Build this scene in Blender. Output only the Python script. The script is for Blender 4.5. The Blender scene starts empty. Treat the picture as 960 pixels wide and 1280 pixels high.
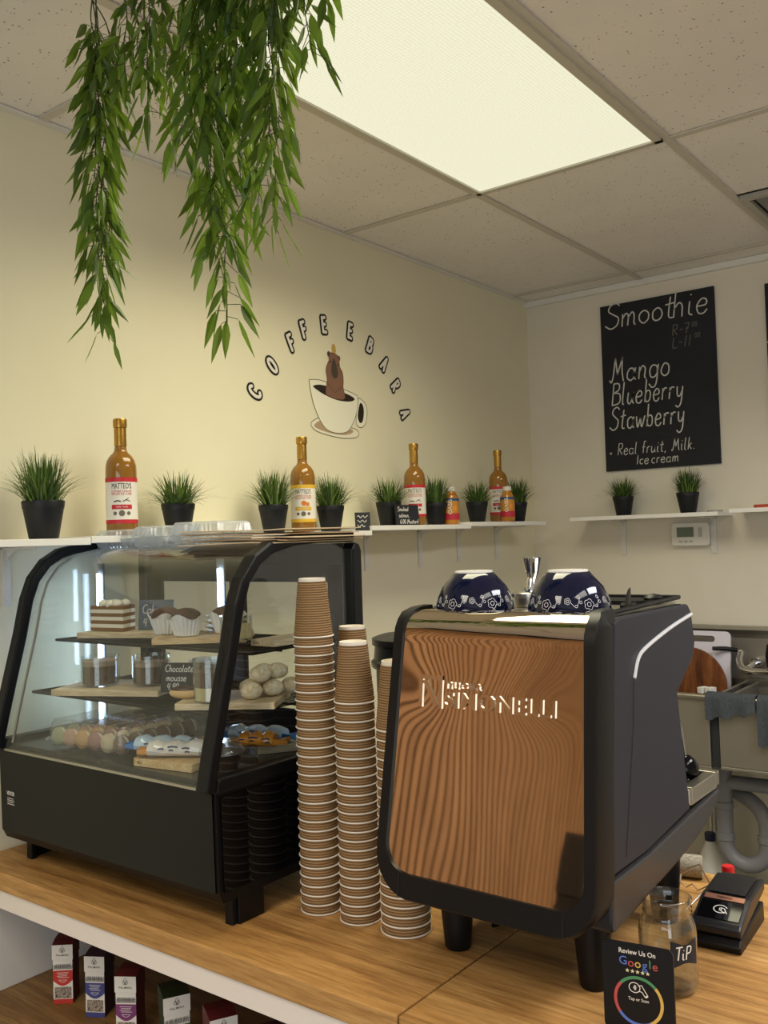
import bpy, math, random
from math import sin, cos, pi, radians as rad
from mathutils import Vector, Matrix
C = bpy.context.scene.collection
S = bpy.context.scene
random.seed(7)
# ------------------------------------------------------------------ camera, world, lights, exposure
def make_camera():
    yaw, pitch, roll = -0.6555, 0.0285, -0.0315
    f = Vector((sin(yaw)*cos(pitch), cos(yaw)*cos(pitch), sin(pitch)))
    r = Vector((cos(yaw), -sin(yaw), 0)); u = r.cross(f)
    c, s = cos(roll), sin(roll)
    r2 = c*r+s*u; u2 = -s*r+c*u
    cd = bpy.data.cameras.new('camera'); co = bpy.data.objects.new('camera', cd); C.objects.link(co)
    m = Matrix((( r2.x, u2.x, -f.x, 0), (r2.y, u2.y, -f.y, 0), (r2.z, u2.z, -f.z, 1.6), (0, 0, 0, 1)))
    co.matrix_world = m
    cd.sensor_fit = 'VERTICAL'; cd.sensor_height = 36; cd.lens = 1159.9/1280*36
    cd.clip_start = .02; cd.clip_end = 60
    S.camera = co
make_camera()
w = bpy.data.worlds.new('world'); S.world = w; w.use_nodes = True
w.node_tree.nodes['Background'].inputs[0].default_value = (1.0, .95, .86, 1)
w.node_tree.nodes['Background'].inputs[1].default_value = .02
def area(name, loc, sx, sy, power, col, rot=(0, 0, 0), spread=180):
    l = bpy.data.lights.new(name, 'AREA'); l.shape = 'RECTANGLE'; l.size = sx; l.size_y = sy
    l.energy = power; l.color = col; l.spread = rad(spread)
    o = bpy.data.objects.new(name, l); C.objects.link(o); o.location = loc; o.rotation_euler = rot
    return o
CEIL = 2.668
area('troffer_lamp', (-1.198, 1.89, CEIL-.012), .56, 1.14, 9.6, (1, .93, .64), spread=148)
area('customer_troffer_lamp', (-.9, -.55, CEIL-.012), .56, 1.14, 15, (1, .91, .76), spread=150)
area('counter_fill', (.63, .85, CEIL-.012), .56, 1.14, 8, (1, .93, .82), spread=140)  # fill light added to brighten the right worktop, no fixture behind it
area('kitchen_troffer_lamp', (.63, 2.2, CEIL-.012), .56, 1.14, 24, (.95, .96, 1.0), spread=155)
area('front_fill', (.9, -2.9, 1.35), 3.4, 2.0, 36, (.80, .90, 1.0), (rad(90), 0, 0))  # invented cool fill for ceiling and back wall; the front wall has no window
S.view_settings.view_transform = 'Standard'; S.view_settings.look = 'None'
S.view_settings.exposure = 0.68; S.view_settings.gamma = 1; S.view_settings.use_curve_mapping = False
S.cycles.max_bounces = 10; S.cycles.transparent_max_bounces = 24; S.cycles.glossy_bounces = 5
S.cycles.caustics_reflective = False; S.cycles.caustics_refractive = False
S.cycles.use_denoising = True
S.cycles.sample_clamp_indirect = 4

# ------------------------------------------------------------------ materials
def lin(c):
    return tuple((x/12.92 if x <= .04045 else ((x+.055)/1.055)**2.4) for x in c)
def rgb(h):
    h = h.lstrip('#'); return lin(tuple(int(h[i:i+2], 16)/255 for i in (0, 2, 4)))+(1,)
MATS = {}
def mat(name, col='#ffffff', rough=.5, metal=0, spec=.5, coat=0, emit=None, estr=0, trans=0, ior=1.45, sss=0):
    if name in MATS: return MATS[name]
    m = bpy.data.materials.new(name); m.use_nodes = True
    b = m.node_tree.nodes['Principled BSDF']; i = b.inputs
    i['Base Color'].default_value = rgb(col); i['Roughness'].default_value = rough; i['Metallic'].default_value = metal
    i['Specular IOR Level'].default_value = spec; i['Coat Weight'].default_value = coat; i['Coat Roughness'].default_value = .05
    i['Transmission Weight'].default_value = trans; i['IOR'].default_value = ior
    if emit: i['Emission Color'].default_value = rgb(emit); i['Emission Strength'].default_value = estr
    if sss: i['Subsurface Weight'].default_value = sss; i['Subsurface Radius'].default_value = (.01, .006, .003)
    MATS[name] = m
    return m
def nodes(m): return m.node_tree.nodes, m.node_tree.links, m.node_tree.nodes['Principled BSDF']
def coords(m, scale=(1, 1, 1), kind='Object', rot=(0, 0, 0)):
    n, l, b = nodes(m); t = n.new('ShaderNodeTexCoord'); mp = n.new('ShaderNodeMapping')
    mp.inputs['Scale'].default_value = scale; mp.inputs['Rotation'].default_value = rot
    l.new(t.outputs[kind], mp.inputs[0]); return mp.outputs[0]
def noise(m, vec, scale, detail=4, rough=.6, dist=0):
    n, l, b = nodes(m); t = n.new('ShaderNodeTexNoise'); t.inputs['Scale'].default_value = scale
    t.inputs['Detail'].default_value = detail; t.inputs['Roughness'].default_value = rough; t.inputs['Distortion'].default_value = dist
    l.new(vec, t.inputs['Vector']); return t.outputs['Fac']
def ramp(m, fac, stops):
    n, l, b = nodes(m); r = n.new('ShaderNodeValToRGB'); e = r.color_ramp.elements
    while len(e) < len(stops): e.new(.5)
    for k, (p, c) in enumerate(stops): e[k].position = p; e[k].color = rgb(c)
    l.new(fac, r.inputs[0]); return r.outputs[0]
def bump(m, fac, strength=.2, dist=.002):
    n, l, b = nodes(m); t = n.new('ShaderNodeBump'); t.inputs['Strength'].default_value = strength; t.inputs['Distance'].default_value = dist
    l.new(fac, t.inputs['Height']); l.new(t.outputs[0], b.inputs['Normal'])
def mul(m, a, bcol, fac=1.0, mode='MULTIPLY'):
    n, l, b = nodes(m); x = n.new('ShaderNodeMix'); x.data_type = 'RGBA'; x.blend_type = mode; x.inputs[0].default_value = fac
    l.new(a, x.inputs[6]); l.new(bcol, x.inputs[7]); return x.outputs[2]
def base(m, c):
    n, l, b = nodes(m); l.new(c, b.inputs['Base Color'])
def paint(name, c1, c2, rough=.75):
    m = mat(name, c1, rough); v = coords(m); base(m, ramp(m, noise(m, v, 2.2, 3), [(.3, c1), (.7, c2)])); bump(m, noise(m, v, 220, 2), .08, .001); return m
def wood(name, dark, mid, light, axis='x', scale=1.0, rough=.45, coat=0):
    m = mat(name, mid, rough, coat=coat)
    sc = {'x': (1.1, 16, 16), 'y': (16, 1.1, 16), 'z': (16, 16, 1.1)}[axis]
    v = coords(m, tuple(s*scale for s in sc))
    a = noise(m, v, 1.6, 8, .62, .7); bb = noise(m, v, 9, 5, .7, .2)
    c1 = ramp(m, a, [(.28, dark), (.48, mid), (.72, light)])
    c2 = ramp(m, bb, [(.25, '#a89a88'), (.6, '#ffffff')])
    base(m, mul(m, c1, c2, .8)); bump(m, bb, .08, .001)
    return m
def speckle(name, col, dark, scale, rough=.6):
    m = mat(name, col, rough); v = coords(m); base(m, ramp(m, noise(m, v, scale, 3), [(.35, dark), (.6, col)])); return m
def glass_thin(name, tint='#f4f8f6', rough=.0, refl=1.0, milk=0):
    if name in MATS: return MATS[name]
    m = bpy.data.materials.new(name); m.use_nodes = True; n = m.node_tree.nodes; l = m.node_tree.links; n.clear()
    o = n.new('ShaderNodeOutputMaterial'); t = n.new('ShaderNodeBsdfTransparent'); g = n.new('ShaderNodeBsdfGlossy'); x = n.new('ShaderNodeMixShader')
    lw = n.new('ShaderNodeFresnel'); ge = n.new('ShaderNodeNewGeometry'); io = n.new('ShaderNodeMapRange'); io.inputs['To Min'].default_value = 1.45; io.inputs['To Max'].default_value = 1/1.45; l.new(ge.outputs['Backfacing'], io.inputs[0]); l.new(io.outputs[0], lw.inputs['IOR'])
    ma = n.new('ShaderNodeMath'); ma.operation = 'MULTIPLY'; ma.inputs[1].default_value = refl
    t.inputs[0].default_value = rgb(tint); g.inputs['Roughness'].default_value = rough
    l.new(lw.outputs[0], ma.inputs[0]); l.new(ma.outputs[0], x.inputs[0]); l.new(t.outputs[0], x.inputs[1]); l.new(g.outputs[0], x.inputs[2]); l.new(x.outputs[0], o.inputs[0])
    if milk:
        df = n.new('ShaderNodeBsdfDiffuse'); df.inputs[0].default_value = rgb('#e8ecef'); y = n.new('ShaderNodeMixShader'); y.inputs[0].default_value = milk
        l.new(x.outputs[0], y.inputs[1]); l.new(df.outputs[0], y.inputs[2]); l.new(y.outputs[0], o.inputs[0])
    MATS[name] = m; return m
def leafy(name, cols, rough=.45, trans=0):
    m = mat(name, cols[1], rough); n, l, b = nodes(m)
    g = n.new('ShaderNodeNewGeometry'); base(m, ramp(m, g.outputs['Random Per Island'], [(0, cols[0]), (.5, cols[1]), (1, cols[2])]))
    b.inputs['Subsurface Weight'].default_value = 0
    if trans:
        tr = n.new('ShaderNodeBsdfTranslucent'); x = n.new('ShaderNodeMixShader'); x.inputs[0].default_value = trans
        tr.inputs[0].default_value = rgb(cols[2]); o = n['Material Output']
        l.new(b.outputs[0], x.inputs[1]); l.new(tr.outputs[0], x.inputs[2]); l.new(x.outputs[0], o.inputs[0])
    return m

W_LEFT = paint('wall_paint_cream', '#e9e2c6', '#eee7cd')
W_BACK = paint('wall_paint_white', '#e2dac8', '#e8e0cf')
W_PLAIN = paint('wall_paint_plain', '#ded7c8', '#e4ddce')
FLOOR = speckle('floor_vinyl', '#918c83', '#827d74', 14)
OAK = wood('oak_worktop', '#8c6034', '#bd8d50', '#d8aa6c', 'x', 1.0, .5)
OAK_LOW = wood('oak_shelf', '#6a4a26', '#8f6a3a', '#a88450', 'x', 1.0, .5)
BAMBOO = wood('bamboo_board', '#c49a62', '#dcbc88', '#ead3a4', 'y', 2.2, .5)
PALE = wood('pale_board', '#d2b48a', '#e6d2ae', '#f0e2c4', 'y', 2.2, .5)
ACACIA = wood('acacia_board', '#4d2410', '#7a4522', '#9c6436', 'z', 1.4, .45)
SLAT = wood('slat_oak', '#c08a58', '#c9935f', '#d19c68', 'z', .25, .6)
WHITE = mat('white_laminate', '#f1eee8', .35)
WHITE_MET = mat('white_powder_coat', '#e4e1da', .4)
BLACKF = mat('black_felt', '#1a100a', .9)
BLACK = mat('black_satin', '#0e0f11', .38, spec=.35)
BLACK_GLOSS = mat('black_gloss', '#0a0a0c', .05, spec=.28)
BLACK_PL = mat('black_plastic', '#0e0e10', .42, spec=.35)
CHARC = mat('charcoal_panel', '#2b2b32', .5, spec=.3)
FRAMEB = mat('frame_black', '#0f0e0e', .42, spec=.35)
BASEG = mat('base_graphite', '#2c2b2d', .28, spec=.6)
STEEL = mat('polished_steel', '#d9cbb8', .035, metal=1)
STEELB = mat('brushed_steel', '#b9b4aa', .3, metal=1)
STEELS = mat('sink_steel', '#a19b90', .42, metal=.75)
CHROME = mat('chrome', '#dcdcdc', .08, metal=1)
NAVY = mat('navy_glaze', '#070d2c', .07, coat=.2)
PORC = mat('porcelain_white', '#efece6', .2)
POT = mat('pot_black', '#14161a', .5, spec=.4)
GRASS = leafy('grass_blades', ('#1f3316', '#3a5a24', '#78923f'), .5, .15)
WILLOW = leafy('willow_leaves', ('#233c16', '#42631f', '#86a437'), .4, .35)
STEM = mat('vine_stem', '#3d4a20', .7)
CHALK = mat('chalk_marker', '#d6d3cc', .9)
CHALK_DIM = mat('faded_chalk', '#77766f', .9)
BOARD = speckle('chalkboard', '#1d1f25', '#181a1f', 5, .7)
SLATE = mat('slate_card', '#202126', .6)
GOLD = mat('gold_foil', '#b58a3e', .3, metal=.85)
SYRUP = mat('amber_syrup', '#8f6220', .05, coat=.5)
LABELW = mat('label_white', '#ece6dc', .5)
RED = mat('label_red', '#c22834', .5)
YEL = mat('label_yellow', '#e2b53a', .5)
INK = mat('ink_black', '#1b1a1a', .6)
KRAFT = mat('kraft_ripple', '#a8835a', .75)
CUPW = mat('cup_white', '#efe6d6', .55)
GLASS = glass_thin('case_glass', '#fafcfb', 0, 1.0)
JARGLASS = glass_thin('jar_glass', '#f8faf9', .03, 2.4)
CLEARPET = glass_thin('clear_plastic', '#f6f8f8', .08, 2.0, milk=.05)
LED = mat('led_tube', '#ffffff', .5, emit='#c4dcff', estr=16)
GREYPVC = mat('grey_pvc', '#8a8a8e', .35)
TOWEL = speckle('towel_grey', '#4a4f55', '#3b4046', 160, .95)

# ceiling tile: pale mineral fibre with pin holes
TILE = mat('ceiling_tile', '#d9d2c6', .9)
def _tile():
    m = TILE; v = coords(m)
    n, l, b = nodes(m); vo = n.new('ShaderNodeTexVoronoi'); vo.inputs['Scale'].default_value = 75; l.new(v, vo.inputs['Vector'])
    mp = ramp(m, vo.outputs['Distance'], [(.1, '#000000'), (.3, '#ffffff')])
    ns = ramp(m, noise(m, v, 42, 3, .7), [(.47, '#ffffff'), (.55, '#000000')])
    k = mul(m, mp, ns, 1, 'SCREEN')
    base(m, mul(m, ramp(m, noise(m, v, 3, 3), [(.3, '#ece7e0'), (.7, '#f3eee7')]), ramp(m, k, [(.1, '#8d8478'), (.6, '#ffffff')]), 1))
    bump(m, k, .3, .002)
_tile()
LENS = mat('prismatic_lens', '#fffbe6', .4, emit='#fff8cf', estr=1.0)
def _lens():
    m = LENS; v = coords(m); n, l, b = nodes(m)
    ch = n.new('ShaderNodeTexVoronoi'); ch.inputs['Scale'].default_value = 110; ch.inputs['Randomness'].default_value = .15; l.new(v, ch.inputs['Vector'])
    c = ramp(m, ch.outputs['Distance'], [(0, '#fffff4'), (.6, '#f3eec4')])
    l.new(c, b.inputs['Emission Color']); b.inputs['Base Color'].default_value = rgb('#26251c'); b.inputs['Emission Strength'].default_value = .57
_lens()
# ripple sleeve ribs on the paper cups
def _kraft():
    m = KRAFT; v = coords(m); n, l, b = nodes(m)
    wv = n.new('ShaderNodeTexWave'); wv.wave_type = 'BANDS'; wv.bands_direction = 'Z'; wv.inputs['Scale'].default_value = 70
    wv.inputs['Distortion'].default_value = .8; wv.inputs['Detail'].default_value = 1; l.new(v, wv.inputs['Vector'])
    base(m, ramp(m, wv.outputs['Fac'], [(.1, '#6f5233'), (.6, '#a58155')])); bump(m, wv.outputs['Fac'], .6, .002)
_kraft()

# ------------------------------------------------------------------ mesh building
class MB:
    def __init__(s): s.v = []; s.f = []; s.m = []; s.cur = 0
    def add(s, vs, fs, M=None):
        o = len(s.v)
        for p in vs:
            p = Vector(p); s.v.append(M @ p if M else p)
        for q in fs: s.f.append(tuple(o+i for i in q)); s.m.append(s.cur)
        return s
    def box(s, x0, x1, y0, y1, z0, z1, M=None):
        vs = [(x, y, z) for z in (z0, z1) for y in (y0, y1) for x in (x0, x1)]
        return s.add(vs, [(0, 2, 3, 1), (4, 5, 7, 6), (0, 1, 5, 4), (2, 6, 7, 3), (0, 4, 6, 2), (1, 3, 7, 5)], M)
    def rbox(s, x0, x1, y0, y1, z0, z1, r=.005, seg=4, M=None):   # vertical edges rounded
        pts = rrect(x0, x1, y0, y1, r, seg)
        return s.prism([(a, b) for a, b in pts], z0, z1, 'z', M)
    def prism(s, pts, a, b, axis='z', M=None):                    # polygon extruded along an axis
        def P(p, h): return {'z': (p[0], p[1], h), 'x': (h, p[0], p[1]), 'y': (p[0], h, p[1])}[axis]
        n = len(pts); vs = [P(p, a) for p in pts]+[P(p, b) for p in pts]
        fs = [tuple(range(n))[::-1], tuple(range(n, 2*n))]+[(i, (i+1) % n, n+(i+1) % n, n+i) for i in range(n)]
        return s.add(vs, fs, M)
    def lathe(s, prof, seg=32, M=None, closed=True, a0=0, a1=2*pi):
        full = abs(a1-a0-2*pi) < 1e-6; k = seg if full else seg+1
        vs = []
        for (r, z) in prof:
            for i in range(k):
                a = a0+(a1-a0)*i/seg; vs.append((r*cos(a), r*sin(a), z))
        fs = []
        for j in range(len(prof)-1):
            for i in range(seg if full else seg):
                i2 = (i+1) % k; fs.append((j*k+i, j*k+i2, (j+1)*k+i2, (j+1)*k+i))
        if closed and full:
            if prof[0][0] > 1e-5: fs.append(tuple(range(k))[::-1])
            if prof[-1][0] > 1e-5: fs.append(tuple(range((len(prof)-1)*k, len(prof)*k)))
        return s.add(vs, fs, M)
    def tube(s, pts, r, seg=8, M=None, cyc=False):
        pts = [Vector(p) for p in pts]; n = len(pts); vs = []; fs = []
        rs = r if isinstance(r, (list, tuple)) else [r]*n
        up = Vector((0, 0, 1)); prev = None
        for i, p in enumerate(pts):
            if cyc: d = pts[(i+1) % n]-pts[i-1]
            else: d = pts[min(i+1, n-1)]-pts[max(i-1, 0)]
            d = d.normalized() if d.length > 1e-9 else Vector((0, 0, 1))
            if prev is None:
                a = up if abs(d.z) < .9 else Vector((1, 0, 0)); e1 = d.cross(a).normalized()
            else:
                e1 = (prev-d*prev.dot(d)); e1 = e1.normalized() if e1.length > 1e-6 else d.orthogonal().normalized()
            prev = e1; e2 = d.cross(e1)
            for k in range(seg):
                a = 2*pi*k/seg; vs.append(p+rs[i]*(cos(a)*e1+sin(a)*e2))
        m = n if cyc else n-1
        for i in range(m):
            for k in range(seg):
                k2 = (k+1) % seg; j = (i+1) % n
                fs.append((i*seg+k, i*seg+k2, j*seg+k2, j*seg+k))
        if not cyc: fs += [tuple(range(seg))[::-1], tuple(range((n-1)*seg, n*seg))]
        return s.add(vs, fs, M)
    def ball(s, c, rx, ry=None, rz=None, seg=16, rings=10, M=None):
        ry = ry or rx; rz = rz or rx; c = Vector(c); vs = [c+Vector((0, 0, -rz))]; fs = []
        for j in range(1, rings):
            t = -pi/2+pi*j/rings
            for i in range(seg):
                a = 2*pi*i/seg; vs.append(c+Vector((rx*cos(t)*cos(a), ry*cos(t)*sin(a), rz*sin(t))))
        vs.append(c+Vector((0, 0, rz))); top = len(vs)-1
        for i in range(seg):
            fs.append((0, 1+(i+1) % seg, 1+i)); fs.append((top, 1+(rings-2)*seg+i, 1+(rings-2)*seg+(i+1) % seg))
        for j in range(rings-2):
            for i in range(seg):
                i2 = (i+1) % seg; a = 1+j*seg; b2 = a+seg; fs.append((a+i, a+i2, b2+i2, b2+i))
        return s.add(vs, fs, M)
    def loft(s, loops, cap=True, M=None):
        n = len(loops[0]); vs = [p for L in loops for p in L]; fs = []
        for j in range(len(loops)-1):
            for i in range(n):
                i2 = (i+1) % n; fs.append((j*n+i, j*n+i2, (j+1)*n+i2, (j+1)*n+i))
        if cap: fs += [tuple(range(n))[::-1], tuple(range((len(loops)-1)*n, len(loops)*n))]
        return s.add(vs, fs, M)
    def ribbon(s, pts, wd, fn):                                    # flat stroke in 2-D, mapped by fn(x, y)
        n = len(pts); L = []; 
        for i in range(n):
            a = Vector(pts[max(i-1, 0)]); b = Vector(pts[min(i+1, n-1)]); d = (b-a)
            d = d.normalized() if d.length > 1e-9 else Vector((1, 0)); nn = Vector((-d.y, d.x))*wd/2; p = Vector(pts[i])
            L.append((p+nn, p-nn))
        vs = []; fs = []
        for a, b in L: vs += [fn(a.x, a.y), fn(b.x, b.y)]
        fs = [(2*i, 2*i+1, 2*i+3, 2*i+2) for i in range(n-1)]
        return s.add(vs, fs)
    def flat(s, poly, fn): return s.add([fn(x, y) for x, y in poly], [tuple(range(len(poly)))])
    def mesh(s, name, mats, smooth=False, angle=40):
        me = bpy.data.meshes.new(name); me.from_pydata([tuple(p) for p in s.v], [], s.f)
        for m in (mats if isinstance(mats, (list, tuple)) else [mats]): me.materials.append(m)
        for i, pl in enumerate(me.polygons): pl.material_index = s.m[i]
        import bmesh
        bm = bmesh.new(); bm.from_mesh(me); bmesh.ops.recalc_face_normals(bm, faces=bm.faces)
        if smooth:
            for fc in bm.faces: fc.smooth = True
            for e in bm.edges:
                if len(e.link_faces) == 2 and e.calc_face_angle(0) > rad(angle): e.smooth = False
        bm.to_mesh(me); bm.free()
        return me
def rrect(x0, x1, y0, y1, r, seg=4):
    pts = []
    for cx, cy, a in ((x1-r, y0+r, -pi/2), (x1-r, y1-r, 0), (x0+r, y1-r, pi/2), (x0+r, y0+r, pi)):
        for k in range(seg+1): t = a+pi/2*k/seg; pts.append((cx+r*cos(t), cy+r*sin(t)))
    return pts
def spline(P, k=6, cyc=False):
    P = [Vector(p) for p in P]; n = len(P); out = []
    for i in range(n if cyc else n-1):
        if cyc: a, b, c, d = P[i-1], P[i], P[(i+1) % n], P[(i+2) % n]
        else: a, b, c, d = P[max(i-1, 0)], P[i], P[i+1], P[min(i+2, n-1)]
        for j in range(k):
            t = j/k; out.append(.5*((2*b)+(c-a)*t+(2*a-5*b+4*c-d)*t*t+(3*b-a-3*c+d)*t**3))
    if not cyc: out.append(P[-1])
    return out
def T(x=0, y=0, z=0, rz=0, rx=0, ry=0, sc=1):
    return Matrix.Translation((x, y, z)) @ Matrix.Rotation(rz, 4, 'Z') @ Matrix.Rotation(ry, 4, 'Y') @ Matrix.Rotation(rx, 4, 'X') @ Matrix.Scale(sc, 4)
ORIG = {}
def bevel(o, wd=.002, seg=2):
    b = o.modifiers.new('edge', 'BEVEL'); b.width = wd; b.segments = seg; b.limit_method = 'ANGLE'; b.angle_limit = rad(40); return o
def thing(name, label, cat, loc=(0, 0, 0), rz=0, group=None):
    o = bpy.data.objects.new(name, None); C.objects.link(o); o.location = loc; o.rotation_euler = (0, 0, rz); o.empty_display_size = .02
    return tag(o, label, cat, group)
def tag(o, label, cat, group=None):
    o['label'] = label; o['category'] = cat
    if group: o['group'] = group
    return o
def part(root, name, mb, m, world=False, smooth=False, angle=40, label=None, bev=0):
    """one mesh object under root; world=True: the mesh was laid out in room coordinates of an unrotated root"""
    if world and root is not None:
        r = root
        off = Vector((0, 0, 0))
        while r is not None: off += r.location; r = r.parent
        mb.v = [Vector(p)-off for p in mb.v]
    o = bpy.data.objects.new(name, mb.mesh(name, m, smooth, angle)); C.objects.link(o)
    if root is not None: o.parent = root
    if label: o['label'] = label
    if bev: bevel(o, bev)
    return o
def solo(name, mb, m, label, cat, loc=(0, 0, 0), rz=0, group=None, smooth=False, angle=40, bev=0):
    o = part(None, name, mb, m, False, smooth, angle, None, bev); o.location = loc; o.rotation_euler = (0, 0, rz)
    return tag(o, label, cat, group)
def struct(name, mb, m, smooth=False, bev=0):
    o = part(None, name, mb, m, False, smooth); o['kind'] = 'structure'
    if bev: bevel(o, bev)
    return o
def dup(o, loc, rz=0, label=None, group=None):
    def cp(x, parent):
        c = x.copy(); C.objects.link(c)
        if parent is not None: c.parent = parent
        for ch in [k for k in bpy.data.objects if k.parent == x]: cp(ch, c)
        return c
    c = cp(o, None); c.location = loc; c.rotation_euler = (0, 0, rz)
    if label: c['label'] = label
    if group: c['group'] = group
    return c
# printed text
_tc = {}
def text2d(s, size=1.0, off=0, shear=0, space=1.0):
    k = (s, off, shear, space)
    if k not in _tc:
        cu = bpy.data.curves.new('lettering', 'FONT'); cu.body = s; cu.align_x = 'CENTER'; cu.align_y = 'CENTER'; cu.offset = off; cu.shear = shear
        cu.space_character = space; cu.resolution_u = 3; cu.size = 1
        o = bpy.data.objects.new('lettering', cu); C.objects.link(o)
        bpy.context.view_layer.update(); dg = bpy.context.evaluated_depsgraph_get()
        me = bpy.data.meshes.new_from_object(o.evaluated_get(dg))
        _tc[k] = ([(v.co.x, v.co.y) for v in me.vertices], [tuple(p.vertices) for p in me.polygons])
        bpy.data.objects.remove(o); bpy.data.curves.remove(cu); bpy.data.meshes.remove(me)
    v, f = _tc[k]
    return [(x*size, y*size) for x, y in v], f
def txt(mb, s, fn, cx, cy, size, off=0, shear=0, space=1.0, sx=1.0, rot=0):
    v, f = text2d(s, size, off, shear, space); c, sn = cos(rot), sin(rot)
    mb.add([fn(cx+(x*sx)*c-y*sn, cy+(x*sx)*sn+y*c) for x, y in v], f)
def width_txt(mb, s, fn, cx, cy, wd, size, **k):                    # fitted to a width
    v, f = text2d(s, size); x0 = min(a for a, b in v); x1 = max(a for a, b in v)
    txt(mb, s, fn, cx, cy, size, sx=wd/(x1-x0), **k)
def plane_fn(o, ux, uy, lift=0.0):
    o = Vector(o); ux = Vector(ux).normalized(); uy = Vector(uy).normalized(); n = ux.cross(uy)*lift
    return lambda x, y: o+ux*x+uy*y+n
def cyl_fn(r, z0, a0=-pi/2, M=None):                               # wraps x along a cylinder about z
    def g(x, y):
        a = a0+x/r; p = Vector((r*cos(a), r*sin(a), z0+y)); return M @ p if M else p
    return g
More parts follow.
